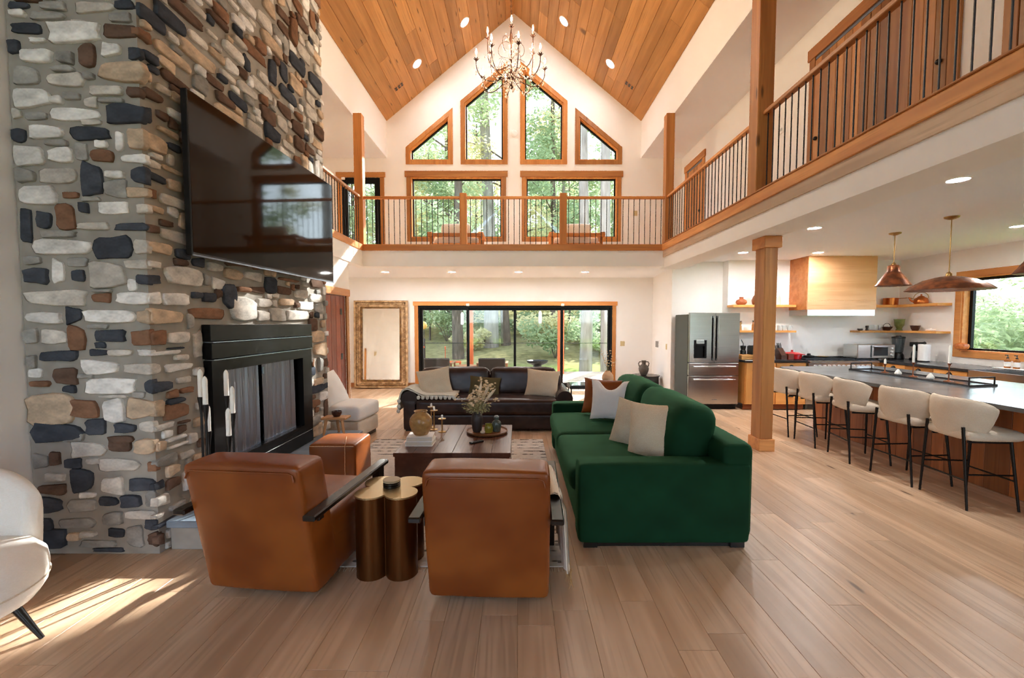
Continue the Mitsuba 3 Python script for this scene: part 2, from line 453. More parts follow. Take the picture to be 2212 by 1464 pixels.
# walls
struct('wall_right_header', box(XR, XR + .16, Y0, G, 5.55, 6.55), WALL, 'white wall above the right gallery')
struct('wall_left_header', cat(box(XL - .16, XL, Y0, 2.88, 5.55, 6.55), box(XL - .16, XL, 5.66, G, 5.55, 6.55)), WALL, 'white wall above the left gallery')
struct('wall_gallery_right', box(3.95, 4.1, Y0, G, 2.84, 5.6), WALL, 'white wall behind the right gallery railing')
struct('wall_gallery_left', cat(box(-5.1, -5.0, 2.8, G, 2.7, 5.6), box(-5.0, -3.36, 2.8, 2.9, 2.7, 5.6)), WALL, 'white wall behind the left gallery')
struct('wall_left', box(-3.5, -3.33, Y0, 2.95, 0, 5.6), WALL, 'pale wall left of the stone chimney')
struct('wall_left_chimney', box(-3.5, -3.36, 2.95, 5.6, 0, 3.05), GREYW, 'pale wall behind the stone chimney')
struct('wall_left_rear', box(-3.15, -3.0, 5.66, 7.74, 0, 2.95).difference(box(-3.3, -2.9, 6.45, 7.56, -.1, 2.05)), WALL, 'white wall with the wooden door, behind the chimney')
struct('wall_alcove_near', box(-4.9, -3.15, 7.6, 7.74, 0, 2.72), WALL, 'white near wall of the room under the loft')
struct('wall_alcove_left', box(-5.1, -4.9, 7.6, G, 0, 2.72), WALL, 'white side wall of the room under the loft')
struct('wall_kitchen_back', box(4.07, 7.6, 8.5, 8.72, 0, 2.84), WALL, 'white wall behind the kitchen')
struct('wall_fridge_alcove', box(3.06, 4.15, 8.72, 8.9, 0, 2.84), WALL, 'white wall behind the refrigerator')
struct('wall_loft_right', xy(Polygon([(3.29, G), (3.06, 8.72), (3.25, 8.9), (3.5, G)]), 0, 2.84), WALL, 'white right wall of the room under the loft')
kw = sbox(4.3, 1.02 + .1, 7.38 - .1, 2.44 - .1)
wr = sbox(Y0 - .2, -.1, 8.75, 3.0).difference(kw)
struct('wall_right', yz(wr, 7.4, 7.6), WALL, 'white kitchen wall with the wide window')
fr = Polygon([(-3.5, -.1), (7.6, -.1), (7.6, 3), (4.1, 3), (4.1, 5.7), (3.2, 5.7), (XC, ZA + .1), (-3.4, 5.7), (-3.5, 5.7)])
for hh in (sbox(-3.2, .1, -.9, 2.5), sbox(-2.9, 3.2, -.5, 5.7), sbox(3.5, .1, 7.0, 2.5)):
    fr = fr.difference(hh)
struct('wall_front', xz(fr, Y0 - .2, Y0), WALL, 'white wall with tall windows behind the viewer')

# kitchen window
k = thing('window_7', 'wide kitchen window over the sink counter', None, kind='structure')
def ring_yz(a, b): return sbox(*a).difference(sbox(*b))
obj('casing', yz(ring_yz((4.2, 1.02, 7.38, 2.44), (4.3, 1.12, 7.28, 2.34)), 7.375, 7.4), FIRY, k, rnd=True)
obj('jamb', yz(ring_yz((4.3, 1.12, 7.28, 2.34), (4.32, 1.14, 7.26, 2.32)), 7.4, 7.56), FIRY, k, rnd=(.8, .3))
obj('sash', yz(ring_yz((4.32, 1.14, 7.26, 2.32), (4.37, 1.17, 7.21, 2.28)), 7.5, 7.55), BLACKF, k)
obj('pane', trimesh.Trimesh([(7.53, 4.37, 1.17), (7.53, 7.21, 1.17), (7.53, 7.21, 2.28), (7.53, 4.37, 2.28)], [(0, 1, 2), (0, 2, 3)], process=False), GLASSP, k)

# beams and trims of the balcony
struct('beam_loft', box(-3.0, 2.80, 8.40, 8.62, 2.67, 2.965), WALL, 'white beam under the loft edge')
struct('beam_gallery', box(2.78, 3.18, Y0, 8.62, 2.64, 2.965), WALL, 'long white beam under the right gallery')
struct('beam_left', box(-3.15, -2.985, 5.66, 8.62, 2.67, 2.965), WALL, 'white beam under the left gallery')
struct('trim_1', bev(-2.97, 2.76, 8.375, 8.45, 2.965, 3.085), FIRX, 'wooden edge board of the loft', rnd=True)
struct('trim_2', bev(2.735, 2.81, Y0, 8.45, 2.965, 3.085), FIRY, 'wooden edge board of the right gallery', rnd=True)
struct('trim_3', bev(-3.045, -2.97, 5.66, 8.45, 2.965, 3.085), FIRY, 'wooden edge board of the left gallery', rnd=True)
struct('trim_4', bev(2.72, 3.0, Y0, 8.3, 3.085, 3.10), FIRY, 'wooden cap on the gallery edge', rnd=True)
struct('baseboard_back', cat(bev(-4.9, -2.56, G - .018, G, 0, .11), bev(2.40, 3.27, G - .018, G, 0, .11)), FIRX, 'wooden baseboard of the gable wall', rnd=True)
struct('baseboard_left', bev(-3.32, -3.30, 0, 2.85, 0, .10), FIRY, 'wooden baseboard by the chimney', rnd=True)

# recessed lamps
LAMPS = df('lamp_trim', 'f2f0ee')
def downlight(x, y, z, label, group, power, n=(0, 0, -1), r=.075):
    k = thing('recessed_lamp', label, 'ceiling lamp', group)
    M = trimesh.geometry.align_vectors([0, 0, -1], n)
    M[:3, 3] = (x, y, z)
    a = xy(Point(0, 0).buffer(r + .022, 24).difference(Point(0, 0).buffer(r, 24)), -.006, .012)
    a.apply_transform(M)
    obj('trim_ring', a, LAMPS, k)
    d = trimesh.creation.cylinder(radius=r, height=.002, sections=32); d.apply_translation([0, 0, -.001])
    b = Point(0, 0).buffer(r, 24)
    v, f = trimesh.creation.triangulate_polygon(b, engine='earcut')
    dm = trimesh.Trimesh(np.column_stack([v, 0 * v[:, 0] - .003]), f[:, ::-1], process=False)
    if dm.face_normals[0][2] > 0: dm.invert()
    dm.apply_transform(M)
    obj('lens', dm, LAMPS, k, emitter={'type': 'area', 'radiance': rgb([c * power * LAMP for c in (1.0, .98, .95)])})
for x, nm in ((-2.88, 'first from the left'), (-1.44, 'second from the left'), (0, 'third from the left'), (1.44, 'last on the right')):
    downlight(x, 9.48, 2.69, f'round recessed lamp under the loft, {nm}', 'lamps under the loft', 12)
for x, y, nm in ((3.72, 3.75, 'nearest the viewer, above the bar stools'), (3.78, 5.63, 'just right of the column top'), (3.87, 7.57, 'in front of the refrigerator'),
                 (5.16, 7.57, 'before the range hood'), (6.26, 5.52, 'nearest the kitchen window'), (4.95, 7.3, None)):
    if nm: downlight(x, y, 2.80, f'round recessed kitchen ceiling lamp {nm}', 'kitchen ceiling lamps', 14)
nl, nr = (sa, 0, -ca), (-sa, 0, -ca)
for x, y, nm, n in ((-1.17, 9.71, 'upper one left of the ridge', nl), (-2.21, 9.74, 'lower one left of the ridge', nl), (.98, 9.64, 'upper one right of the ridge', nr), (2.0, 9.73, 'lower one right of the ridge', nr)):
    z = ZA - SL * abs(x - XC)
    downlight(x + n[0] * .018, y, z + n[2] * .018, f'white recessed lamp in the wooden ceiling, {nm}', 'lamps in the wooden ceiling', 6, n, .10)
# vents
for x, y, s, nm in ((-2.66, 9.95, -1, 'left'), (2.45, 9.88, 1, 'right')):
    k = thing('ceiling_vent', f'small brown slotted vent in the wooden ceiling, {nm} slope', 'vent', 'vents in the wooden ceiling')
    u = (SLEN - abs(x - XC) / ca)
    obj('plate', slope_local(plank(u - .13, u + .13, y - .07, y + .07, .018, .024), s), FIRY, k, rnd=(.3, .2))
    for i in range(3):
        for j in range(2):
            obj('slot', slope_local(box(u - .115 + i * .08, u - .06 + i * .08, y - .055 + j * .06, y - .005 + j * .06, .0235, .0245), s), BLACKM, k)
# ---------------------------------------------------------------- stone chimney
# one stone: colour letter (r before it: right face), distance along the face, height, width, height of the stone in millimetres
STONES = ('W-3229,3580,98,37 G-3035,3566,214,47 L-2730,3620,253,61 S-3186,3490,185,66 W-2872,3464,327,127 B-2579,3474,210,80 S-3264,3375,63,80 W-3109,3415,103,28 W-3123,3316,196,76 G-2938,3303,97,71 B-2792,3320,93,142 W-2636,3356,117,71 '
          'T-2570,3216,284,124 G-3196,3194,162,109 L-2945,3166,226,81 G-2786,3190,59,42 W-3170,3054,232,114 G-2911,3064,108,48 L-2684,3097,207,58 B-2497,3088,88,57 L-3274,2954,55,57 G-3154,2939,147,48 W-2896,2948,301,77 S-2556,2948,261,125 '
          'W-3086,2836,217,82 S-2796,2826,247,82 W-2610,2778,49,121 T-2498,2794,113,125 W-3209,2681,188,122 W-3006,2691,158,92 R-2731,2684,153,77 W-2520,2666,163,53 L-3026,2557,243,98 S-2803,2535,134,200 W-2650,2562,119,48 W-3167,2428,234,122 '
          'R-2950,2431,99,39 G-2654,2474,149,107 T-2510,2448,145,63 R-2996,2288,125,168 S-3256,2229,70,227 S-3134,2268,90,108 S-2867,2347,55,68 W-2681,2347,200,78 L-2477,2343,80,59 S-3221,3631,126,38 G-2998,3626,165,47 G-2573,3554,146,52 '
          'L-2835,3518,103,47 S-2488,3335,83,75 G-2956,3232,138,33 G-2652,3034,157,30 L-2792,2898,128,34 S-3270,2814,89,86 G-3026,2766,148,39 G-2866,2712,80,117 G-3234,2557,114,78 S-2488,2557,99,98 G-2822,2406,119,30 L-2817,2228,210,45 '
          'S-2564,2225,215,50 G-3049,2178,230,44 W-3024,2092,370,99 S-2694,2086,250,149 L-2500,2094,95,94 S-3208,1903,155,100 W-3060,1932,75,149 S-2932,1903,85,80 L-2728,1908,231,159 L-2536,1978,156,59 S-2497,1876,82,65 L-3093,1756,403,95 '
          'R-2780,1758,121,60 W-2566,1753,217,80 W-3168,1624,227,75 W-2732,1634,333,85 T-2502,1630,86,85 L-3117,1496,172,101 R-2962,1481,121,162 S-2735,1503,198,76 R-2524,1490,127,101 S-3092,1366,248,67 S-2822,1390,116,41 L-2672,1390,162,41 '
          'W-2502,1390,87,41 W-2814,1293,234,92 L-2553,1283,188,71 B-3051,1232,162,113 R-3224,1180,127,41 W-2754,1165,346,102 S-2482,1162,56,87 T-3158,1006,322,217 R-2938,1008,189,118 W-2737,998,132,160 T-2550,1011,189,124 S-3126,846,332,125 '
          'S-2866,884,133,109 S-2662,877,133,62 L-2514,892,107,72 G-3229,2005,110,55 G-2929,1992,130,59 G-2774,1803,121,20 G-3268,1500,91,101 G-2816,1566,141,31 G-3274,1328,61,81 L-2738,1093,183,20 G-2564,1104,82,41 G-2914,1232,102,31 '
          'G-3012,820,133,73 B-2701,799,164,52 L-2925,728,236,94 B-2703,754,144,73 T-2534,752,134,99 B-3148,670,61,93 L-2714,624,277,83 L-3153,542,118,57 S-2974,514,149,157 R-2494,610,62,68 L-2770,480,149,111 S-2564,487,180,84 '
          'S-2646,372,129,84 G-2509,388,72,115 G-3029,218,248,63 G-2779,250,124,95 L-2584,279,212,58 L-2950,142,104,37 G-2896,73,239,48 G-2635,123,114,138 B-2506,108,62,85 S-3264,192,135,128 S-3211,107,208,128 G-3252,650,103,94 '
          'S-2804,372,124,63 B-3181,456,186,63 G-2986,340,196,84 S-2763,150,104,63 S-2821,30,208,26 S-2520,208,88,74 rR2958,3474,108,61 rS3034,3625,201,99 rS3199,3734,288,94 rB3352,3879,323,80 rL3452,3984,196,53 rL3204,3609,99,49 '
          'rT3204,3484,325,75 rT3469,3632,372,93 rL3472,3762,199,64 rB3702,4062,244,47 rL3633,3905,118,36 rT3676,3770,186,57 rS3005,3358,124,60 rB3224,3321,251,60 rL3104,3202,133,46 rT3262,3208,177,58 rB3018,3117,151,57 rW3237,3081,182,66 '
          'rT3130,2925,177,36 rT3021,2806,190,104 rT3167,2672,188,32 rS3006,2574,183,47 rR2970,2460,87,60 rL3168,2450,239,69 rT2993,2361,144,40 rG3474,3435,159,128 rB3647,3538,220,67 rL3807,3673,190,49 rL3886,3925,270,88 rW3914,4335,126,36 '
          'rW3972,4230,173,75 rW4082,4293,182,72 rL3983,4056,174,51 rR4203,4108,364,89 rS4084,3940,92,120 rL4076,3699,275,86 rS3938,3537,257,92 rT3811,3365,361,76 rL4174,3398,241,109 rS2954,2969,85,86 rT2968,3230,85,61 rB3086,3020,79,53 '
          'rS3184,2843,113,49 rB3282,2948,75,85 rL3013,2716,89,34 rL3170,2208,268,75 rT3022,2104,206,69 rL3241,1933,348,136 rW3141,1760,231,87 rS3480,1792,145,77 rL3563,2041,170,68 rT3790,2008,234,90 rL4060,2021,245,76 rW3601,1910,156,88 '
          'rS3724,1818,157,198 rR3924,1888,196,48 rB4136,1900,230,57 rS4354,1962,201,152 rR3465,1664,382,89 rL3921,1715,370,207 rL4236,1784,229,79 rL4203,1658,201,99 rL4472,1674,284,143 rL4880,1674,472,103 rR4719,2050,408,31 '
          'rL4963,1916,296,95 rL5062,2031,145,59 rL3343,1423,87,194 rL2964,1983,99,45 rS2964,1882,112,57 rW2958,1756,99,78 rT3052,1632,291,87 rR2968,1488,113,101 rL3144,1483,197,82 rW3028,1381,241,28 rL2944,1278,75,66 rW3155,1270,256,50 '
          'rS2987,1150,160,69 rL3190,1170,131,47 rT2952,1000,82,111 rS3108,1030,160,41 rL2985,872,160,41 rB3173,863,102,19 rR3207,1092,118,41 rS3124,1408,139,12 rG3278,1604,61,113 rB4616,1928,272,79 rT4640,1810,274,70 rL3240,724,76,74 '
          'rW3098,762,180,27 rS3223,2093,132,71 rS3382,2054,129,67 rB2972,2221,93,55 rW3148,706,257,19 rG3002,629,183,67 rL3190,613,132,45 rT2954,744,75,65 rS2931,476,94,53 rL2944,367,107,72 rL2920,271,80,26 rS2976,198,187,29 rB2917,104,56,70 '
          'rL3030,30,121,56 rB3052,452,121,70 rG3078,275,138,38')

PAL = ['ebe9e6', 'cbc5bd', '9f9d99', 'c9b29a', '69554a', '876652', '494d55']
def stonef(p, n, uv):
    i = uv.x * 7.0
    c = mi.Color3f(hexc(PAL[0]))
    for j in range(1, 7):
        c = dr.select(i >= j, mi.Color3f(hexc(PAL[j])), c)
    o = uv.y * 91.0
    t = fbm(p.x * 13 + o, p.y * 13, p.z * 17 + o, 3)
    sp = noise(p.x * 90, p.y * 90, p.z * 90)
    return c * (0.46 + 0.92 * t + 0.18 * sp) * (0.85 + 0.3 * uv.y)
STONE = df('field_stone', proc(stonef))
def mortarf(p, n, uv):
    t = fbm(p.x * 11, p.y * 11, p.z * 11, 3)
    return mix(hexc('918b83'), hexc('b2aca3'), t)
MORTAR = df('mortar', proc(mortarf))

chim = thing('stone_chimney', 'tall chimney of mixed field stones with grey mortar, carrying the television and fireplace', 'chimney')
core = xz(Polygon([(-3.32, 0), (-2.475, 0), (-2.475, 6.94), (-3.16, 6.38), (-3.32, 6.3)]), 2.925, 5.61)
core = core.difference(box(-2.95, -2.3, 3.52, 4.88, .24, 1.26))
obj('mortar', core, MORTAR, chim)

def stone(face, s, z, w, h, code, r):
    n = 12
    ex = r.uniform(4.0, 10.0)
    ang = np.radians(np.array([0, 36, 52, 90, 128, 144, 180, 216, 232, 270, 308, 324.0]) + np.array([r.uniform(-5, 5) for _ in range(n)]))
    c, q = np.cos(ang), np.sin(ang)
    rad = (np.abs(c) ** ex + np.abs(q) ** ex) ** (-1 / ex)
    rad *= np.array([r.uniform(.86, 1.04) for _ in range(n)])
    X, Z = w * .53 * c * rad, h * .53 * q * rad
    sk = r.uniform(-.25, .25) * h / max(w, .05)
    wd = r.uniform(-.28, .28); Z = Z * (1 + wd * X / w * 2) + X * sk * .4
    d = r.uniform(.014, .032)
    rings = [(1.0, -.02), (1.0, d * .62), (.90, d)]
    V = []
    for k, dd in rings:
        V += [(s + x * k, dd + (r.uniform(-.003, .003) if dd > 0 else 0), z + y * k) for x, y in zip(X, Z)]
    V.append((s + r.uniform(-.1, .1) * w, d * r.uniform(.95, 1.15), z + r.uniform(-.1, .1) * h))
    F = []
    for i in range(len(rings) - 1):
        for j in range(n):
            a, b = i * n + j, i * n + (j + 1) % n
            F += [(a, b, b + n), (a, b + n, a + n)]
    F += [(2 * n + j, 2 * n + (j + 1) % n, 3 * n) for j in range(n)]
    V = np.array(V)
    if face == 'F':
        V = np.stack([V[:, 0], 2.925 - V[:, 1], V[:, 2]], 1)
    else:
        V = np.stack([-2.475 + V[:, 1], V[:, 0], V[:, 2]], 1); F = [f for f in F]
    m = trimesh.Trimesh(V, F, process=False)
    return m

sr = random.Random(21)
placed = {'F': [], 'R': []}
todo = []
for tok in STONES.split():
    face = 'R' if tok[0] == 'r' else 'F'
    tok = tok[1:] if face == 'R' else tok
    s, z, w, h = [int(q) / 1000 for q in tok[1:].split(',')]
    placed[face].append((s, z, w, h))
    todo.append((face, s, z, w, h, 'WLGTBRS'.index(tok[0])))
TRACED = len(todo)
def free(face, s, z, w, h, gap):
    if face == 'F':
        if s - w / 2 < -3.31 or s + w / 2 > -2.455: return False
    else:
        if s - w / 2 < 2.92 or s + w / 2 > 5.62: return False
        if s + w / 2 > 3.385 and s - w / 2 < 5.055 and z - h / 2 < 1.60: return False
        if s + w / 2 > 3.3 and s - w / 2 < 5.3 and z - h / 2 > 2.15 and z + h / 2 < 3.2: return False
    if z - h / 2 < .015: return False
    for a, b, c, d in placed[face]:
        if abs(a - s) < (c + w) / 2 * .93 + gap and abs(b - z) < (d + h) / 2 * .93 + gap: return False
    return True
for face, (s0, s1), zt, wt in (('F', (-3.31, -2.46), 4.3, [30, 14, 12, 8, 5, 4, 27]), ('R', (2.92, 5.62), 6.3, [14, 24, 10, 22, 14, 8, 12])):
    for w0, w1, h0, h1, tries in ((.20, .36, .09, .16, 900), (.15, .26, .07, .13, 1500), (.10, .18, .06, .11, 2500), (.07, .12, .04, .08, 4500)):
        for _ in range(tries if face == 'F' else tries * 2):
            w, h = sr.uniform(w0, w1), sr.uniform(h0, h1)
            if sr.random() < .12: w, h = h * 1.1, w * .8
            s, z = sr.uniform(s0, s1), sr.uniform(.02, zt)
            if free(face, s, z, w, h, .007):
                placed[face].append((s, z, w, h))
                todo.append((face, s, z, w, h, sr.choices(range(7), wt)[0]))
fill = sorted(todo[TRACED:], key=lambda t: -t[3] * t[4] * (1 if t[2] < 5 else .3))
small = []
for i, (face, s, z, w, h, c) in enumerate(todo[:TRACED] + fill):
    m = stone(face, s, z, w, h, c, sr)
    uv = ((c + .5) / 7, sr.random())
    if i < 300:
        obj('stone', m, STONE, chim, smooth=True, rnd=uv)
    else:
        small.append((m, uv))
sm = cat([m for m, _ in small])
key = chim + '__small_stones'
scene[key] = mikit.ply(sm, STONE, smooth=True, uv=np.vstack([np.tile(u, (len(m.vertices), 1)) for m, u in small]))
say(key, kind='stuff')

# fireplace
fp = thing('fireplace', 'black metal fireplace with mesh curtains set into the stone chimney', 'fireplace')
fx = -2.405
ring = sbox(3.40, .22, 5.04, 1.29).difference(sbox(3.56, .44, 4.84, 1.20))
obj('surround', yz(ring, -2.47, fx), BLACKF, fp)
obj('hood_panel', bev(-2.47, fx + .006, 3.39, 5.05, 1.445, 1.575, .003), BLACKF, fp)
obj('hood_panel', bev(-2.47, fx + .012, 3.39, 5.05, 1.305, 1.43, .003), BLACKF, fp)
SHEEN = pr('edge_steel', '8fa0b4', 0.25, metal=1.0)
obj('edge_strip', box(-2.46, fx + .016, 3.40, 5.04, 1.432, 1.440), SHEEN, fp)
obj('edge_strip', box(-2.46, fx + .018, 3.40, 5.04, 1.292, 1.300), SHEEN, fp)
obj('sill', bev(-2.60, fx - .01, 3.57, 4.83, .425, .44, .002), SHEEN, fp)
obj('base_panel', bev(-2.47, fx + .01, 3.42, 5.02, .225, .36, .004), BLACKF, fp)
obj('firebox', cat(box(-2.94, -2.92, 3.53, 4.87, .25, 1.25), box(-2.94, -2.47, 3.525, 3.55, .25, 1.25), box(-2.94, -2.47, 4.85, 4.875, .25, 1.25), box(-2.94, -2.47, 3.53, 4.87, .25, .42), box(-2.94, -2.47, 3.53, 4.87, 1.22, 1.25)), BLACKF, fp)
MESHC = pr('mesh_curtain', '9a9ca4', 0.38, metal=0.85)
for a, b in ((3.57, 4.15), (4.2, 4.80)):
    ys = np.linspace(a, b, 90)
    w = .012 * np.sin((ys - a) * 95 + 2 * np.sin(ys * 11)) + .008 * np.sin(ys * 41)
    v = np.array([(-2.50 + w[i] * (1 if z < 1 else .6), ys[i], z) for i in range(90) for z in (.44, .8, 1.20)])
    f = [t for i in range(89) for j in range(2) for t in ((i * 3 + j, i * 3 + 3 + j, i * 3 + 4 + j), (i * 3 + j, i * 3 + 4 + j, i * 3 + 1 + j))]
    obj('mesh_curtain', trimesh.Trimesh(v, f, process=False), MESHC, fp, smooth=True)
obj('curtain_pull', bev(-2.47, -2.455, 4.16, 4.185, 1.10, 1.17, .003), SHEEN, fp)
# hearth
def bluef(p, n, uv):
    t = fbm(p.x * 6, p.y * 6, p.z * 6, 3)
    return mix(hexc('4f5f70'), hexc('8796a4'), t)
BLUE = pr('bluestone', proc(bluef), 0.45)
he = thing('hearth', 'raised blue-grey stone hearth slab in front of the fireplace', 'hearth')
obj('slab', bev(-2.44, -1.99, 2.94, 5.50, .17, .22, .006), BLUE, he)
obj('base', bev(-2.44, -2.03, 2.98, 5.46, 0, .17, .003), MORTAR, he)

# television
POSE[0] = T().translate([-2.34, 4.3, 0]).rotate([0, 0, 1], -2.2).translate([2.34, -4.3, 0])
tv = thing('television', 'large black flat television on the stone chimney above the fireplace', 'television')
SCREEN = pr('screen', '040405', 0.05, spec=0.28)
obj('body', bev(-2.375, -2.325, 3.19, 5.41, 2.085, 3.265, .006), BLACKM, tv)
obj('screen', box(-2.326, -2.3235, 3.20, 5.40, 2.105, 3.257), SCREEN, tv)
obj('lower_edge', bev(-2.33, -2.318, 3.19, 5.41, 2.078, 2.090, .002), SHEEN, tv)
obj('wall_mount', cat(box(-2.45, -2.37, 3.95, 4.65, 2.45, 2.9)), BLACKM, tv)
POSE[0] = None

# candle stands
CG = 'tall candle stands before the fireplace'
for x, y, z, lb in ((-2.28, 3.10, 1.06, 'tallest black candle stand, at the left beside the stones'), (-2.19, 3.02, 1.02, 'black candle stand just right of the tallest one'),
                    (-2.32, 3.22, .78, 'low black candle stand behind the two left ones'), (-2.23, 3.30, 1.035, 'tall black candle stand standing before the mesh curtain'),
                    (-2.095, 3.16, .93, 'middle height black candle stand at the right of the group'), (-2.055, 3.05, .79, 'short black candle stand at the front of the group')):
    k = thing('candle_stand', lb, 'candle holder', CG)
    obj('stem', lathe([(.05, .22), (.05, .226), (.012, .24), (.008, .30), (.008, z - .12), (.012, z - .08), (.022, z), (.017, z), (.014, z - .02)], 16, (x, y, 0)), BLACKM, k, smooth=40)
    c = thing('taper_candle', lb.replace('black candle stand', 'white taper candle').replace('standing before', 'before'), 'candle', 'white tapers before the fireplace')
    obj('wax', lathe([(.0165, z - .018), (.0165, z + .17), (.012, z + .185), (.004, z + .198)], 16, (x, y, 0)), WAX, c, smooth=40)
    obj('wick', tube([(x, y, z + .195), (x + .001, y, z + .205)], .0012, 5), BLACKM, c)
# ---------------------------------------------------------------- living room
def leatherf(a, b, sc):
    def fn(p, n, uv):
        t = fbm(p.x * sc, p.y * sc, p.z * sc, 3)
        return mix(hexc(a), hexc(b), smoothstep(.25, .8, t))
    return proc(fn)
LEATHER = pr('tan_leather', leatherf('70340f', '87481a', 3.2), 0.34, spec=0.5)
LEATHD = pr('dark_leather', leatherf('241714', '3a2722', 6), 0.36, spec=0.5)
def velvet(p, n, uv):
    t = fbm(p.x * 5, p.y * 5, p.z * 5, 3)
    return mix(hexc('082715'), hexc('0f3a23'), t)
VELVET = pr('green_velvet', proc(velvet), 0.8, spec=0.15, sheen=1.0, sheen_tint=0.8)
def weave(a, b):
    A, B = hexc(a), hexc(b)
    def fn(p, n, uv):
        return mix(A, B, 0.4 * noise(p.x * 160, p.y * 160, p.z * 160) + 0.6 * fbm(p.x * 9, p.y * 9, p.z * 9, 2))
    return proc(fn)
LINENW = df('linen_white', weave('e6e3de', 'f3f1ee'))
LINENB = df('linen_beige', weave('b9ab92', 'd6cbb6'))
LINENT = df('linen_tan', weave('c7b294', 'ded0ba'))
OLIVE = df('olive_cloth', weave('4d4530', '665c42'))
CREAM = df('cream_upholstery', weave('d5c9b8', 'e6dccd'))
STOOLF = df('stool_fabric', weave('c9b9a6', 'ddd0c0'))
BOUCLE = df('boucle', weave('e9e4dc', 'f5f2ec'))
FRINGE = df('fringe_tan', weave('8f6b45', 'c39b6c'))

# rug
def rugf(p, n, uv):
    base = mix(hexc('cfc9c1'), hexc('e4dfd8'), fbm(p.x * 30, p.y * 30, 0, 2))
    v = p.y
    band = dr.select((v > 5.1) | (v < 3.2), 1.0, 0.0)
    l = dr.abs(dr.sin(v * 24.0)) * (0.9 + .2 * noise(p.x * 25, v * 6))
    line = smoothstep(.94, .985, l) * band
    l2 = smoothstep(.96, .99, dr.abs(dr.sin(v * 14.0))) * dr.select(dr.abs(p.x + .80) > 1.06, 1.0, 0.0)
    return mix(base, hexc('3a3531'), dr.maximum(line, l2 * .8) * .85)
RUG = df('rug', proc(rugf))
rg = thing('rug', 'pale woven rug with thin dark stripes under the coffee table', 'rug')
obj('weave', bev(-1.93, .33, 2.75, 5.85, 0.001, .009, .003), RUG, rg)
fr = [tube([(x, y, .005), (x + rng.uniform(-.01, .01), y + s * .05, .004)], .003, 3) for x in np.arange(-1.92, .33, .022) for y, s in ((2.75, -1), (5.85, 1))]
obj('fringe', cat(fr), LINENT, rg, kind='stuff')

# leather armchairs
def sheared(m, z0, k):
    m = m.copy(); v = np.array(m.vertices); v[:, 1] -= (v[:, 2] - z0) * k; m.vertices = v
    return m
def armchair(x, y, label, seed, dz=0.0, rz=0):
    POSE[0] = pose(x, y, 0, rz)
    k = thing('armchair', label, 'armchair', 'tan leather armchairs')
    bk = sheared(soft(-.335, .335, .02, .27, .055, .82 + dz, .032, (.006, .012, .02), 4, .004, seed), .055, .2)
    obj('backrest', bk, LEATHER, k, smooth=True)
    obj('seat', soft(-.325, .325, .16, .88, .19, .44, .07, (.008, .012, .03), 4, .005, seed + 1), LEATHER, k, smooth=True)
    obj('side_panel', soft(-.33, .33, .06, .84, .055, .33, .03, (.004, .0, 0), 3, .002, seed + 2), LEATHER, k, smooth=True)
    zt = .795 + dz
    yr = .02 - (zt - .055) * .2
    obj('piping', tube([(-.31, yr - .004, zt - .05), (-.30, yr + .0, zt - .015), (-.28, yr - .002, zt - .005), (0, yr - .012, zt - .003), (.28, yr - .002, zt - .005), (.30, yr, zt - .015), (.31, yr - .004, zt - .05)], .005, 6), LEATHER, k, smooth=True)
    obj('plinth', bev(-.27, .27, .12, .78, 0, .06, .004), BLACKW, k)
    for s in (-1, 1):
        xa = s * .375
        obj('armrest', cat(bev(xa - .035, xa + .035, -.12, .86, .54, .572, .007)), BLACKW, k)
        obj('leg', bev(xa - .024, xa + .024, .70, .80, 0, .545, .005), BLACKW, k)
        obj('arm_bracket', bev(xa - s * .075 - .03, xa - s * .02, .02, .07, .48, .545, .004), BLACKW, k)
    POSE[0] = None
    return k
armchair(-1.47, 2.40, 'tan leather armchair with black wooden arms, standing left of the brass drum table', 3, .01, -6)
armchair(-.168, 2.33, 'tan leather armchair with black arms, a throw over its right arm, beside the green sofa', 9, 0, -2)

# throw on the right arm
tk = thing('throw_blanket', 'cream throw with tan fringe hanging over the right arm of the nearer armchair', 'blanket')
ux = np.array([.165, .160, .165, .185, .208, .232, .254, .268, .276, .284, .290, .294])
uz = np.array([.44, .52, .572, .590, .5925, .588, .570, .50, .40, .29, .18, .11])
ys = np.linspace(2.48, 2.98, 26)
def drape(off, wx):
    V = []
    for j, yv in enumerate(ys):
        w = wx * math.sin(j * 1.7) + .006 * math.sin(j * .6 + 1)
        V += [(a + off[i] * nx_ + (w if uz[i] < .55 else 0), yv + .02 * math.sin(i * .8) * (uz[i] < .5), b + off[i] * nz_) for i, (a, b, nx_, nz_) in enumerate(zip(ux, uz, NX, NZ))]
    return V
tx_, tz_ = np.gradient(ux), np.gradient(uz)
NL = np.hypot(tx_, tz_); NX, NZ = -tz_ / NL * -1, tx_ / NL
nI = len(ux); nJ = len(ys)
A = drape(np.full(nI, .004), .012); B = drape(np.full(nI, .014), .012)
def sheet(A, B, nJ, nI):
    V = np.array(A + B); N = nJ * nI; F = []
    for j in range(nJ - 1):
        for i in range(nI - 1):
            a, b, c, d = j * nI + i, (j + 1) * nI + i, (j + 1) * nI + i + 1, j * nI + i + 1
            F += [(a, c, b), (a, d, c), (a + N, b + N, c + N), (a + N, c + N, d + N)]
    ed = [(j * nI, (j + 1) * nI) for j in range(nJ - 1)] + [(j * nI + nI - 1, (j + 1) * nI + nI - 1) for j in range(nJ - 1)] + [(i, i + 1) for i in range(nI - 1)] + [((nJ - 1) * nI + i, (nJ - 1) * nI + i + 1) for i in range(nI - 1)]
    for a, b in ed: F += [(a, b, b + N), (a, b + N, a + N)]
    return trimesh.Trimesh(V, F, process=False)
obj('cloth', sheet(A, B, nJ, nI), CREAM, tk, smooth=True)
fr = []
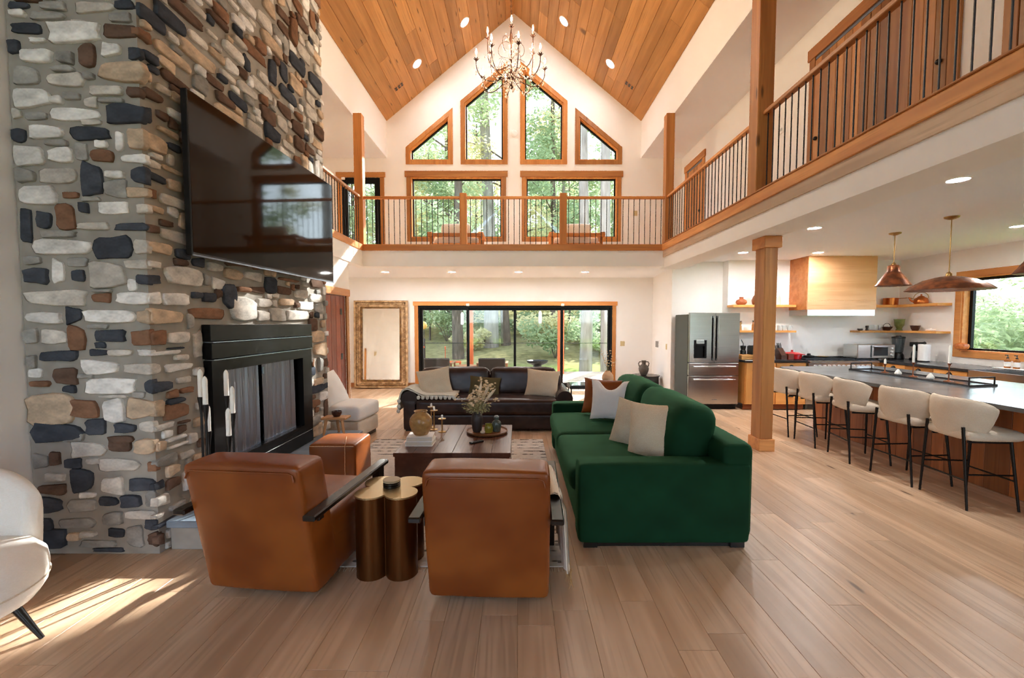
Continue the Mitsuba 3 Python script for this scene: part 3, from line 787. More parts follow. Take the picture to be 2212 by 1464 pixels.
for yv in np.arange(2.48, 2.981, .0085):
    x0 = .303 + .010 * math.sin((yv - 2.48) / .02 * 1.7) ; L = rng.uniform(.085, .115)
    fr.append(tube([(x0, yv, .13), (x0 + rng.uniform(-.006, .012), yv + rng.uniform(-.01, .01), .13 - L * .5), (x0 + rng.uniform(-.01, .016), yv + rng.uniform(-.016, .016), .13 - L)], [.0035, .003, .0015], 4))
obj('fringe', cat(fr), FRINGE, tk, kind='stuff')

# drum table
BRONZE = pr('bronze', '6b4322', 0.3, metal=0.9)
GOLDT = pr('gold_top', 'b9a074', 0.32, metal=0.8)
dk = thing('drum_table', 'bronze quatrefoil drum side table with a pale gold top between the armchairs', 'side table')
cl = Polygon()
for a, b in ((-1, -1), (1, -1), (1, 1), (-1, 1)):
    cl = cl.union(Point(-.835 + a * .094, 2.79 + b * .094).buffer(.102, 20))
cl = cl.union(sbox(-.93, 2.69, -.74, 2.89))
obj('body', xy(cl.buffer(-.004), .0, .512), BRONZE, dk, smooth=35)
obj('top', xy(cl, .512, .522), GOLDT, dk)
ck = thing('coaster_stack', 'short round stack of dark coasters on the drum table', 'coasters')
for i in range(3):
    obj('coaster', lathe([(.052, .5225 + i * .016), (.055, .5245 + i * .016), (.055, .536 + i * .016), (.052, .538 + i * .016)], 28, (-.83, 2.80, 0)), BLACKW if i < 2 else pr('coaster_top', 'a8977c', .5), ck, smooth=40)

# ottoman
ok = thing('ottoman', 'square tan leather ottoman beside the hearth', 'ottoman')
obj('cushion', soft(-1.97, -1.53, 4.02, 4.46, .012, .45, .03, (.006, .006, .012), 4, .004, 5), LEATHER, ok, smooth=True)
WELT = pr('welt', 'd0a27c', .5)
obj('seam', cat(tube([(-1.625, 4.012, .03), (-1.625, 4.008, .25), (-1.625, 4.014, .43), (-1.63, 4.05, .462), (-1.70, 4.25, .464)], .0035, 5), tube([(-1.955, 4.016, .435), (-1.75, 4.006, .437), (-1.545, 4.016, .435)], .0035, 5)), WELT, ok)
obj('foot', cat(*[box(x, x + .04, y, y + .04, 0, .014) for x in (-1.95, -1.59) for y in (4.04, 4.40)]), BLACKW, ok)

# green sofa
gs = thing('sofa', 'deep green velvet sofa with two seat cushions, seen from its arm end', 'sofa', None)
V = VELVET
obj('arm', soft(.425, 1.63, 2.985, 3.19, .035, .605, .034, (.01, .006, .006), 4, .003, 2), V, gs, smooth=True)
obj('arm', soft(.425, 1.63, 5.27, 5.47, .035, .605, .034, (.01, .006, .006), 4, .003, 3), V, gs, smooth=True)
obj('base', soft(.44, 1.60, 3.17, 5.29, .05, .33, .03, (.0, 0, 0), 3), V, gs, smooth=True)
obj('back_frame', soft(1.43, 1.66, 3.0, 5.46, .05, .745, .06, (0, 0, .01), 4), V, gs, smooth=True)
obj('seat_cushion', soft(.385, 1.42, 3.195, 4.225, .325, .505, .06, (.012, .008, .028), 4, .006, 21, 5), V, gs, smooth=True)
obj('seat_cushion', soft(.385, 1.42, 4.235, 5.265, .325, .505, .06, (.012, .008, .028), 4, .006, 22, 5), V, gs, smooth=True)
for i, (a, b) in enumerate(((3.2, 4.21), (4.25, 5.25))):
    c = soft(-.15, .17, -(b - a) / 2, (b - a) / 2, -.26, .26, .11, (.03, .012, .02), 4, .012, 31 + i, 4)
    obj('back_cushion', move(c, 1.30, (a + b) / 2, .715, ry=12), V, gs, smooth=True)
for a, b in ((.46, 3.0), (.46, 5.36), (1.5, 3.0), (1.5, 5.36)):
    obj('foot', bev(a, a + .1, b, b + .09, 0, .055, .003), BLACKW, gs)
obj('plinth', box(.47, 1.58, 3.02, 5.44, .004, .05), BLACKW, gs)

def throw_pillow(x, y, z, w, h, t, rz, rx, mat_, label, group, seed, ry=0, wr=.012, chop=0.0):
    k = thing('throw_pillow', label, 'pillow', group)
    m = move(move(pillow(w, h, t, seed, wr=wr, chop=chop), ry=ry), rx=rx)
    m = move(m, x, y, z, rz=rz)
    obj('cover', m, mat_, k, smooth=True)
    return k
GP = 'throw pillows on the green sofa'
throw_pillow(1.00, 4.70, .75, .43, .44, .15, -20, -14, LINENW, 'bright white pillow with pointed corners in the far corner of the green sofa', GP, 1, chop=.10)
throw_pillow(.99, 4.98, .74, .52, .42, .15, -28, -16, LEATHER, 'tan leather pillow tucked behind the white one on the green sofa', GP, 2)
throw_pillow(1.03, 3.80, .685, .46, .44, .16, -46, -18, LINENB, 'grey beige pillow, the rear one of the nearer pair on the green sofa', GP, 3, ry=4)
throw_pillow(1.10, 3.46, .715, .48, .47, .17, -44, -14, LINENT, 'cream tan pillow, the front one of the nearer pair on the green sofa', GP, 4, ry=-4)

# brown leather sofa
bs = thing('sofa', 'long dark brown leather sofa with rolled arms below the sliding door', 'sofa', None)
for x in (-1.60, .68):
    roll = trimesh.creation.cylinder(radius=.118, height=.92, sections=28)
    roll = move(roll, x, 6.78, .475, rx=90)
    post = soft(x - .09, x + .09, 6.31, 7.24, .02, .45, .02, (0, 0, 0), 2)
    obj('arm', cat(roll, post), LEATHD, bs, smooth=35)
obj('base', soft(-1.55, .63, 6.285, 7.22, .03, .25, .03, (0, 0, 0), 3), LEATHD, bs, smooth=True)
obj('seat_cushion', soft(-1.50, .58, 6.265, 7.0, .245, .47, .06, (0, .012, .02), 5, .006, 41, 5), LEATHD, bs, smooth=True)
obj('back_frame', soft(-1.62, .70, 7.02, 7.26, .03, .75, .06, (0, 0, 0), 3), LEATHD, bs, smooth=True)
for i, (a, b) in enumerate(((-1.55, -.47), (-.45, .60))):
    c = soft(-(b - a) / 2, (b - a) / 2, -.12, .12, -.22, .22, .08, (.01, .03, .02), 4, .012, 51 + i, 5)
    obj('back_cushion', move(c, (a + b) / 2, 6.98, .645, rx=-10), LEATHD, bs, smooth=True)
for a in (-1.66, .60):
    for b in (6.33, 7.1): obj('foot', bev(a, a + .08, b, b + .08, 0, .04, .003), BLACKW, bs)
BP = 'throw pillows on the brown sofa'
throw_pillow(-1.30, 6.70, .67, .52, .46, .17, 6, -26, LINENB, 'large beige pillow leaning on the left arm of the brown sofa', BP, 5, ry=-10, wr=.016)
throw_pillow(-.53, 6.74, .60, .50, .32, .14, -4, -22, OLIVE, 'olive brown pillow in the middle of the brown sofa', BP, 6, ry=4)
throw_pillow(.37, 6.68, .66, .52, .44, .17, -5, -24, LINENT, 'pale pink beige pillow by the right arm of the brown sofa', BP, 7, ry=5)
# knitted throw over the left arm
KNIT = df('knit', weave('c2c7bd', 'e2e4dc'))
kt = thing('throw_blanket', 'white knitted throw over the left arm of the brown sofa', 'blanket')
ux = np.array([-1.74, -1.735, -1.73, -1.715, -1.68, -1.62, -1.56, -1.51, -1.47, -1.40, -1.30, -1.15, -1.00, -.93])
uz = np.array([.30, .38, .46, .54, .59, .606, .59, .555, .525, .505, .502, .502, .500, .497])
ys = np.linspace(6.31, 6.82, 16)
tx_, tz_ = np.gradient(ux), np.gradient(uz); NL = np.hypot(tx_, tz_); NX, NZ = -tz_ / NL, tx_ / NL
nI, nJ = len(ux), len(ys)
def knit(o):
    return [(ux[i] + NX[i] * (o + .008 * abs(math.sin(i * 2.1 + j))), y_ + .02 * math.sin(i * .9), uz[i] + NZ[i] * (o + .008 * abs(math.sin(i * 2.1 + j)))) for j, y_ in enumerate(ys) for i in range(nI)]
obj('cloth', sheet(knit(.004), knit(.026), nJ, nI), KNIT, kt, smooth=True)
obj('tassels', cat([sphere(.028, (x_, 6.30, z_), 1, (1, .8, 1.1)) for x_, z_ in list(zip(np.linspace(-1.46, -.94, 9), np.full(9, .50))) + [(-1.755, .30), (-1.75, .37), (-1.745, .45)]]), KNIT, kt, kind='stuff')

# coffee table
ct = thing('coffee_table', 'low dark wooden block coffee table in the middle of the rug', 'coffee table')
obj('body', bev(-1.12, -.08, 3.87, 4.94, .012, .385, .004), WALNUT, ct, rnd=(.45, .3))
for i in range(6):
    a = -1.13 + i * 1.06 / 6
    obj('board', plank(a + .001, a + 1.06 / 6 - .001, 3.86, 4.95, .385, .42, .002), WALNUT, ct, rnd=(.55 + .3 * rng.random(), rng.random()))
BOOKW = pr('book_cover', 'e9e7e3', .6); PAGES = pr('pages', 'd9d1c2', .8)
for i, (z, rz) in enumerate(((.42, 0), (.465, 4))):
    POSE[0] = pose(-.945, 4.17, z, rz)
    k = thing('book', ['thick white book on the coffee table, lower one of two', 'white book lying on the other one, under the clay jug'][i], 'book', 'books on the coffee table')
    w, d = .128 - i * .006, .10
    obj('cover', cat(box(-w, w, -d, d, 0, .004), box(-w, w, -d, d, .040, .044), box(-w, -w + .004, -d, d, .004, .040)), BOOKW, k)
    obj('pages', box(-w + .004, w - .006, -d + .005, d - .005, .004, .040), PAGES, k)
    POSE[0] = None
def clayf(a, b):
    def fn(p, n, uv):
        return mix(hexc(a), hexc(b), fbm(p.x * 22, p.y * 22, p.z * 22, 3))
    return proc(fn)
TANPOT = pr('tan_glaze', clayf('8a6232', 'bd935c'), .25)
k = thing('jug', 'round tan glazed jug on the white books', 'jug')
obj('vessel', lathe([(.058, .5095), (.064, .512), (.088, .55), (.106, .60), (.110, .635), (.102, .672), (.080, .702), (.060, .716), (.056, .726), (.066, .742), (.058, .742), (.047, .728), (.05, .71), (.09, .66), (.09, .6), (.05, .53)], 40, (-.945, 4.17, 0)), TANPOT, k, smooth=50)
CHG = 'brass candle holders on the coffee table'
for x, y, z, nm in ((-.975, 4.82, .655, 'tallest brass candle holder with a white stub, at the left'), (-.925, 4.72, .635, 'middle brass candle holder with a white stub'), (-.82, 4.62, .565, 'shortest brass candle holder with a white stub, at the right')):
    k = thing('candle_holder', nm + ' on the coffee table', 'candle holder', CHG)
    obj('stem', lathe([(.042, .4205), (.042, .425), (.012, .432), (.007, .44), (.007, z - .02), (.012, z - .012), (.040, z - .006), (.042, z), (.012, z - .002)], 24, (x, y, 0)), BRASS, k, smooth=40)
    c = thing('candle_stub', 'short white candle in the ' + nm.split(' with')[0], 'candle', 'white candle stubs on the coffee table')
    obj('wax', lathe([(.011, z - .002), (.011, z + .03), (.008, z + .038)], 14, (x, y, 0)), WAX, c, smooth=40)
# tray
TRAYW = wood('tray_wood', ('6b4326', '80522f', '4d2d18'), 'x', .35)
k = thing('tray', 'round wooden tray with a raised rim on the coffee table', 'tray')
obj('dish', lathe([(.19, .4205), (.215, .43), (.222, .448), (.215, .45), (.205, .436), (.1, .432)], 48, (-.335, 4.60, 0)), TRAYW, k, smooth=40, rnd=R5)
DARKV = pr('dark_vase', '2e2420', .5)
k = thing('vase', 'dark brown vase of dried flowers on the round tray', 'vase')
obj('vessel', lathe([(.040, .433), (.048, .45), (.062, .54), (.063, .58), (.055, .615), (.040, .632), (.036, .645), (.030, .645), (.035, .6)], 32, (-.44, 4.58, 0)), DARKV, k, smooth=50)
fq = np.random.default_rng(5)
DRYS = pr('dry_stem', '8a8052', .8); DRYF = pr('dry_flower', 'd9c2a0', .9); PAMPAS = pr('pampas', 'd8c6ae', .95); DRYG = pr('dry_leaf', '9a9368', .9)
b = thing('dried_bouquet', 'bouquet of dried flowers and pampas grass in the dark vase', 'flowers')
st, fl, lf = [], [], []
for i in range(26):
    a = fq.random() * 6.28; rr = .08 + .17 * fq.random(); hh = .12 + .2 * fq.random() - .25 * max(0, rr - .17)
    e = np.array([-.44 + rr * math.cos(a), 4.58 + rr * .8 * math.sin(a), .645 + hh])
    s0 = np.array([-.44, 4.58, .58]); mid = (s0 + e) / 2 + [0, 0, .05]
    st.append(tube([s0, mid, e], [.0022, .0018, .0012], 4))
    for _ in range(4):
        p_ = e + fq.normal(size=3) * .016; fl.append(sphere(.008 + .008 * fq.random(), p_, 1, (1, 1, .7)))
    for _ in range(5):
        p_ = mid + (e - mid) * fq.random() + fq.normal(size=3) * .02; fl.append(sphere(.005 + .005 * fq.random(), p_, 1, (1.4, 1, .6)))
obj('stems', cat(st), DRYS, b, kind='stuff'); obj('blossoms', cat(fl), DRYF, b, kind='stuff')
lc = [(-.44 + .07 * math.cos(a), 4.58 + .07 * math.sin(a), .70) for a in np.arange(6)]
obj('sprays', leaves(lc, [[.09, .08, .07]] * 6, 420, .016, 8), DRYG, b, kind='stuff')
for dx, dz in ((.14, .30), (.20, .25), (.05, .33)):
    e = np.array([-.44 + dx, 4.56, .645 + dz]); s0 = np.array([-.44, 4.58, .6]); t_ = np.linspace(0, 1, 9)[:, None]
    ln = s0 + (e - s0) * t_ + np.sin(t_ * PI) * [[0, 0, .03]]
    obj('plume', tube(ln, [.002, .002, .002, .003, .012, .017, .017, .012, .003], 7), PAMPAS, b, smooth=True)
k = thing('votive_glass', 'yellow green glass candle pot on the round tray', 'candle pot')
obj('glass', lathe([(.034, .433), (.042, .44), (.046, .475), (.040, .505), (.034, .51), (.038, .525), (.034, .525), (.03, .508), (.036, .50), (.04, .475), (.036, .446)], 28, (-.315, 4.55, 0)), pr('green_glass', 'b4a93c', .08, spec_trans=.6, eta=1.5, two=False), k, smooth=50)
GREENB = pr('dark_green_glaze', '4a5148', .2)
k = thing('bottle_vase', 'small dark green lidded bottle vase on the round tray', 'vase')
obj('vessel', lathe([(.034, .433), (.042, .44), (.052, .50), (.047, .535), (.025, .552), (.022, .562), (.028, .575), (.026, .585)], 28, (-.235, 4.60, 0)), GREENB, k, smooth=50)
obj('lid', lathe([(.024, .585), (.026, .59), (.018, .602)], 20, (-.235, 4.60, 0)), pr('lid_grey', '8f9795', .3), k, smooth=50)
k = thing('shell', 'small pale shell on the round tray before the yellow glass', 'shell')
obj('whorl', sphere(.022, (-.375, 4.50, .450), 2, (1.2, 1, .75)), LINENT, k, smooth=True)
POSE[0] = pose(-.41, 4.20, .42, 38)
k = thing('remote_control', 'black remote control on the coffee table', 'remote control')
obj('body', bev(-.075, .075, -.021, .021, .0005, .016, .005), BLACKM, k)
for i in range(5):
    for j in range(2): obj('button', bev(-.055 + i * .022, -.043 + i * .022, -.013 + j * .015, -.003 + j * .015, .0155, .0175, .001), SHEEN, k)
POSE[0] = None

# stool, bowl, slipper chair
OAKX = wood('light_oak_x', ('b27d4e', 'c99565', '99683c'), 'x')
OAKZ = wood('light_oak_z', ('b27d4e', 'c99565', '99683c'), 'z')
k = thing('stool', 'small three-legged wooden stool on the hearth end', 'stool')
obj('top', bev(-2.39, -2.09, 5.20, 5.38, .415, .442, .006), OAKX, k, rnd=True)
for x, y, dx, dy in ((-2.34, 5.24, -.03, -.01), (-2.15, 5.24, .03, -.01), (-2.25, 5.34, 0, .05)):
    obj('leg', tube([(x + dx, y + dy, .2205), (x, y, .418)], [.014, .018], 10), OAKZ, k, smooth=40, rnd=True)
k = thing('bowl', 'small dark brown bowl on the little stool', 'bowl')
obj('vessel', lathe([(.030, .4425), (.036, .445), (.056, .475), (.060, .505), (.055, .51), (.048, .48), (.02, .452)], 28, (-2.23, 5.29, 0)), pr('brown_glaze', '3f2118', .3), k, smooth=50)

POSE[0] = pose(-2.13, 5.74, 0, -7)
k = thing('slipper_chair', 'white slipcovered armless lounge chair beyond the chimney', 'lounge chair')
obj('base', soft(-.70, .0, .0, .60, .05, .265, .03, (0, 0, 0), 3), CREAM, k, smooth=True)
obj('seat_cushion', soft(-.70, .015, -.015, .615, .275, .475, .05, (.01, .01, .02), 4, .003, 61), LINENW, k, smooth=True)
obj('backrest', soft(-.84, -.64, .0, .60, .05, .85, .06, (.01, 0, .01), 3), LINENW, k, smooth=True)
obj('plinth', cat(box(-.80, -.03, .03, .57, .0, .052)), BLACKW, k)
POSE[0] = None
k = thing('throw_pillow', 'big plump white pillow on the white slipcovered chair', 'pillow')
m = move(move(pillow(.52, .52, .2, 17, wr=.01), rx=-30), -2.60, 6.0, .69, rz=80)
obj('cover', m, LINENW, k, smooth=True)

# white tub chair at the left edge
k = thing('tub_chair', 'rounded white tub chair with black tapered legs at the left edge of the room', 'armchair')
cx_, cy_ = -2.80, 2.05
obj('seat', lathe([(.26, .16), (.32, .175), (.352, .23), (.36, .31), (.352, .37), (.31, .42), (.22, .435), (.02, .442)], 48, (cx_, cy_, 0)), BOUCLE, k, smooth=True)
n1, n2 = 33, 20
V = []
for i in range(n1):
    a = math.radians(72 + 165 * i / (n1 - 1)); e = abs(2 * i / (n1 - 1) - 1)
    top = .84 - .20 * e ** 2.2; th = .060 * (1 - .35 * e ** 4)
    for j in range(n2):
        b = 2 * PI * j / n2
        c_, s_ = math.cos(b), math.sin(b)
        hz = (top - .24) / 2
        zz = .24 + hz + hz * np.sign(s_) * abs(s_) ** .55
        fl_ = .05 * (zz - .3)
        R_ = .325 + fl_ + th * np.sign(c_) * abs(c_) ** .55
        V.append((cx_ + R_ * math.cos(a), cy_ + R_ * math.sin(a), zz))
F = [t for i in range(n1 - 1) for j in range(n2) for t in ((i * n2 + j, (i + 1) * n2 + j, (i + 1) * n2 + (j + 1) % n2), (i * n2 + j, (i + 1) * n2 + (j + 1) % n2, i * n2 + (j + 1) % n2))]
for i in (0, n1 - 1):
    V.append(tuple(np.mean(V[i * n2:(i + 1) * n2], 0))); c_ = len(V) - 1
    F += [(c_, i * n2 + j, i * n2 + (j + 1) % n2) for j in range(n2)]
obj('backrest', trimesh.Trimesh(V, F, process=False), BOUCLE, k, smooth=True)
obj('seam', tube(arc((cx_, cy_, .265), .3585, -1.9, 2.2, 60, 'xy'), .004, 5), CREAM, k, smooth=True)
for a in (10, 100, 190, 280):
    c_, s_ = math.cos(math.radians(a)), math.sin(math.radians(a))
    obj('leg', tube([(cx_ + .28 * c_, cy_ + .28 * s_, .19), (cx_ + (.40 if a == 10 else .36) * c_, cy_ + (.40 if a == 10 else .36) * s_, 0)], [.022, .010], 12), BLACKW, k, smooth=40)

# tables at the back
k = thing('console_table', 'black framed glass-topped console table behind the green sofa', 'table')
for x0, x1, y0, y1 in ((.92, 2.15, 7.75, 7.80), (.92, 2.15, 8.22, 8.27), (.92, .97, 7.80, 8.22), (2.10, 2.15, 7.80, 8.22)):
    obj('rail', bev(x0, x1, y0, y1, .40, .455, .003), BLACKM, k)
obj('glass_top', box(.95, 2.12, 7.78, 8.24, .455, .465), pr('smoked_glass', '1a2320', .04, spec=.8), k)
for x in (.95, 2.10):
    for y in (7.78, 8.23): obj('leg', tube([(x, y, 0), (x, y, .41)], .013, 8), BLACKM, k, smooth=True)
k = thing('flat_bowl', 'flat black bowl on the glass console table', 'bowl')
obj('dish', lathe([(.05, .4655), (.10, .48), (.115, .505), (.105, .505), (.04, .48)], 28, (1.38, 8.0, 0)), BLACKM, k, smooth=50)
k = thing('vase', 'pale clay vase with berry twigs on the glass console table', 'vase')
obj('vessel', lathe([(.06, .4655), (.085, .49), (.108, .56), (.10, .62), (.07, .665), (.05, .68), (.05, .70), (.043, .70), (.045, .67), (.08, .6)], 32, (1.66, 8.05, 0)), pr('pale_clay', clayf('b98f6b', 'd3ad88'), .7), k, smooth=50)
b = thing('berry_twigs', 'thin twigs with pale berries in the clay vase', 'twigs')
st, fl = [], []
for i in range(9):
    e = np.array([1.66 + .14 * (i / 4 - 1), 8.05 + .1 * math.sin(i * 2), .98 + .12 * math.cos(i * 1.3)]); s0 = np.array([1.66, 8.05, .62])
    md = (s0 + e) / 2 + [.03 * math.sin(i), 0, .03]
    st.append(tube([s0, md, e], [.003, .002, .001], 4))
    fl += [sphere(.010, md + (e - md) * t_ + fq.normal(size=3) * .012, 1) for t_ in (.1, .35, .6, .85, 1)]
obj('twigs', cat(st), DRYS, b, kind='stuff'); obj('berries', cat(fl), DRYF, b, kind='stuff')
k = thing('drum_cabinet', 'round black side cabinet in the corner under the loft', 'cabinet')
obj('body', lathe([(.28, 0), (.285, .01), (.285, .40), (.28, .41)], 44, (2.82, 9.62, 0)), BLACKW, k, smooth=40)
obj('top', lathe([(.30, .41), (.305, .415), (.305, .43), (.30, .435)], 44, (2.82, 9.62, 0)), BLACKW, k, smooth=40)
k = thing('amphora', 'dark grey two-handled amphora vase on the round black cabinet', 'vase')
GREYC = pr('grey_clay', clayf('4a423c', '655b53'), .7)
obj('vessel', lathe([(.05, .4355), (.07, .45), (.105, .54), (.11, .59), (.09, .645), (.05, .67), (.042, .69), (.042, .735), (.055, .76), (.045, .76), (.035, .73)], 32, (2.76, 9.55, 0)), GREYC, k, smooth=50)
for s in (-1, 1):
    obj('handle', tube([(2.76 + s * .04, 9.55, .73), (2.76 + s * .09, 9.55, .735), (2.76 + s * .115, 9.55, .70), (2.76 + s * .105, 9.55, .65), (2.76 + s * .09, 9.55, .625)], .011, 8), GREYC, k, smooth=True)
# ---------------------------------------------------------------- kitchen
def stonetop(p, n, uv):
    t = fbm(p.x * 5, p.y * 5, p.z * 5, 4)
    return mix(hexc('1b1c1e'), hexc('34363a'), t)
SOAP = pr('soapstone', proc(stonetop), 0.16, spec=0.6)
def islandf(p, n, uv):
    t = fbm(p.x * 5, p.y * 5, p.z * 5, 4)
    return mix(hexc('4c4d4e'), hexc('68696a'), t)
ISTOP = pr('island_top', proc(islandf), 0.2, spec=0.8)
KICK = wood('toe_kick', ('7a3f1d', '8d4c26', '62300f'), 'x')
CABX = wood('drawer_wood', ('d08f4c', 'dda35f', 'bb7836'), 'x', rough=0.4)
CABY = wood('drawer_wood_y', ('d08f4c', 'dda35f', 'bb7836'), 'y', rough=0.4)

# timber column
k = thing('column', 'square wooden column with base and cap blocks between the sofa and the bar stools', 'column')
obj('shaft', bev(2.995, 3.150, 5.33, 5.55, .14, 2.52, .006), FIRZ, k, rnd=True)
obj('base_block', bev(2.975, 3.168, 5.305, 5.575, 0, .15, .005), FIRX, k, rnd=True)
obj('cap_block', bev(2.965, 3.180, 5.295, 5.585, 2.50, 2.638, .005), FIRX, k, rnd=True)

# refrigerator
k = thing('refrigerator', 'stainless steel french door refrigerator with two freezer drawers and a water dispenser', 'refrigerator')
obj('body', bev(3.125, 4.055, 8.03, 8.68, .05, 1.745, .006), STEELD, k)
fy0, fy1 = 7.965, 8.028
dl = obj('door', bev(3.13, 3.595, fy0, fy1, .86, 1.775, .008).difference(box(3.215, 3.45, fy0 - .01, fy1 - .015, .94, 1.275)), STEEL, k)
obj('dispenser', cat(box(3.215, 3.45, fy1 - .02, fy1 - .014, .94, 1.275), bev(3.215, 3.255, fy0 - .004, fy1 - .02, .96, 1.275, .003), bev(3.41, 3.45, fy0 - .004, fy1 - .02, .96, 1.275, .003), bev(3.255, 3.41, fy0 - .002, fy1 - .02, 1.16, 1.2, .003)), BLACKF, dl, label='black water dispenser')
obj('dispenser_panel', bev(3.258, 3.407, fy0 - .003, fy0 + .02, 1.205, 1.275, .003), STEEL, dl)
d2 = obj('door', bev(3.60, 4.05, fy0, fy1, .86, 1.775, .008), STEEL, k)
for d_, x in ((dl, 3.562), (d2, 3.633)):
    obj('handle_recess', box(x - .022, x + .022, fy0 - .0015, fy0 + .004, .90, 1.715), BLACKF, d_)
    obj('handle', cat(bev(x - .013, x + .013, fy0 - .06, fy0 - .035, .90, 1.715, .006), box(x - .012, x + .012, fy0 - .04, fy0 + .002, .905, .935), box(x - .012, x + .012, fy0 - .04, fy0 + .002, 1.68, 1.71)), STEEL, d_)
for z0, z1 in ((.62, .852), (.09, .612)):
    d_ = obj('drawer', bev(3.13, 4.05, fy0, fy1, z0, z1, .008), STEEL, k)
    zh = z1 - .065
    obj('handle', cat(bev(3.2, 3.98, fy0 - .06, fy0 - .035, zh - .013, zh + .013, .006), box(3.205, 3.235, fy0 - .04, fy0 + .002, zh - .012, zh + .012), box(3.945, 3.975, fy0 - .04, fy0 + .002, zh - .012, zh + .012)), STEEL, d_)
obj('plinth', box(3.16, 4.02, 8.0, 8.6, 0, .088), BLACKF, k)
obj('badge', box(3.56, 3.66, fy0 - .003, fy0 + .001, .17, .182), SHEEN, k)

def cup_pull(x, y, z, axis, parent):
    m = lathe([(.002, -.03), (.045, -.03), (.045, -.022), (.03, 0), (.012, .012)], 14)
    m = trimesh.intersections.slice_mesh_plane(m, [0, -1, 0], [0, 0.003, 0], cap=False)
    if axis == 'x': m = move(m, rz=-90)
    obj('cup_pull', move(m, x, y, z), BLACKM, parent)

# lower cabinets along the back wall
def cabinet(x0, x1, label, fronts, y0=7.88):
    k = thing('base_cabinet', label, 'cabinet')
    obj('body', box(x0, x1, y0 + .022, 8.48, .1, .868), CABZ, k, rnd=(.35, .4))
    obj('toe_kick', box(x0, x1, y0 + .06, y0 + .08, .0, .1), KICK, k, rnd=R5)
    for a, b, z0, z1, nm in fronts:
        f_ = obj(nm, bev(a + .003, b - .003, y0, y0 + .021, z0 + .003, z1 - .003, .003), CABZ if nm == 'door' else CABX, k, rnd=True)
        if nm == 'drawer': cup_pull((a + b) / 2, y0, (z0 + z1) / 2 + .02, 'y', f_)
    return k
cabinet(4.13, 4.68, 'orange wood base cabinet right of the refrigerator', [(4.14, 4.40, .1, .865, 'door'), (4.40, 4.68, .1, .865, 'door')])
cabinet(4.69, 5.235, 'orange wood drawer cabinet left of the range', [(4.69, 5.235, .72, .865, 'drawer'), (4.69, 5.235, .41, .72, 'drawer'), (4.69, 5.235, .1, .41, 'drawer')])
k = thing('countertop', 'black stone countertop between the refrigerator and the range', 'countertop')
obj('slab', bev(4.10, 5.245, 7.855, 8.5, .87, .91, .004), SOAP, k)
# right run
k = thing('base_cabinet', 'long orange wood base cabinet run under the kitchen window', 'cabinet')
obj('body', cat(box(6.625, 7.38, 6.36, 8.48, .1, .868), box(6.52, 6.625, 7.92, 8.48, .1, .868), box(6.625, 7.38, 2.6, 5.40, .1, .868)), CABZ, k, rnd=(.35, .7))
obj('toe_kick', box(6.69, 6.71, 2.6, 7.9, .0, .1), KICK, k, rnd=R5)
for a, b in ((6.37, 6.9), (6.9, 7.4), (4.9, 5.39), (4.4, 4.9), (3.9, 4.4), (7.4, 7.86)):
    for z0, z1 in ((.74, .865), (.42, .74), (.1, .42)):
        f_ = obj('drawer', bev(6.603, 6.624, a + .003, b - .003, z0 + .003, z1 - .003, .003), CABY, k, rnd=True)
        cup_pull(6.603, (a + b) / 2, (z0 + z1) / 2 + .02, 'x', f_)
k = thing('countertop', 'black stone countertop running under the kitchen window', 'countertop')
top = sbox(6.575, 2.6, 7.395, 8.5).union(sbox(6.505, 7.855, 7.395, 8.5)).difference(sbox(6.5, 5.45, 7.14, 6.32))
obj('slab', xy(top, .87, .91), SOAP, k)
k = thing('sink', 'wide stainless farmhouse sink with an apron front below the window', 'sink')
obj('basin', box(6.55, 7.13, 5.46, 6.31, .66, .905).difference(box(6.58, 7.10, 5.49, 6.28, .69, 1.0)), STEEL, k)
f_ = thing('faucet', 'dark bronze sink faucet at the window', 'faucet')
obj('spout', tube(np.vstack([[(7.24, 5.88, .91), (7.24, 5.88, 1.05)], arc((7.14, 5.88, 1.2), .1, 0, PI, 12, 'xz'), [(7.04, 5.88, 1.1)]]), .012, 10), BLACKM, f_, smooth=True)
obj('lever', tube([(7.24, 5.96, .91), (7.24, 5.96, .97), (7.2, 6.02, .99)], .009, 8), BLACKM, f_, smooth=True)

# range
k = thing('range', 'wide stainless steel gas range under the wooden hood', 'stove')
obj('body', bev(5.25, 6.50, 7.90, 8.46, .1, .895, .004), STEEL, k)
obj('control_panel', bev(5.25, 6.50, 7.835, 7.90, .76, .862, .004), STEEL, k)
obj('bullnose', bev(5.25, 6.50, 7.79, 7.92, .865, .905, .012), STEEL, k)
obj('oven_door', bev(5.27, 6.48, 7.86, 7.905, .18, .745, .006), STEEL, k)
obj('oven_handle', tube([(5.33, 7.80, .69), (6.42, 7.80, .69)], .014, 10), STEEL, k, smooth=True)
KNOB = pr('knob_steel', 'f2f2f0', .3, metal=.6)
for i in range(13):
    obj('knob', move(lathe([(.024, 0), (.024, .008), (.017, .014), (.015, .032), (.012, .034)], 16), 5.36 + i * .0865, 7.836, .812, rx=90), KNOB, k, smooth=40)
for i in range(4):
    x = 5.27 + i * .3075
    g = [box(x, x + .295, 7.96 + j * .115, 7.975 + j * .115, .915, .93) for j in range(5)] + [box(x + q, x + q + .015, 7.96, 8.44, .905, .925) for q in (0, .14, .28)]
    obj('grate', cat(g), BLACKM, k)
obj('back_guard', bev(5.25, 6.50, 8.455, 8.48, .89, .945, .003), STEEL, k)
obj('leg', cat(*[box(x, x + .04, y, y + .04, 0, .1) for x in (5.28, 6.43) for y in (7.95, 8.4)]), STEELD, k)
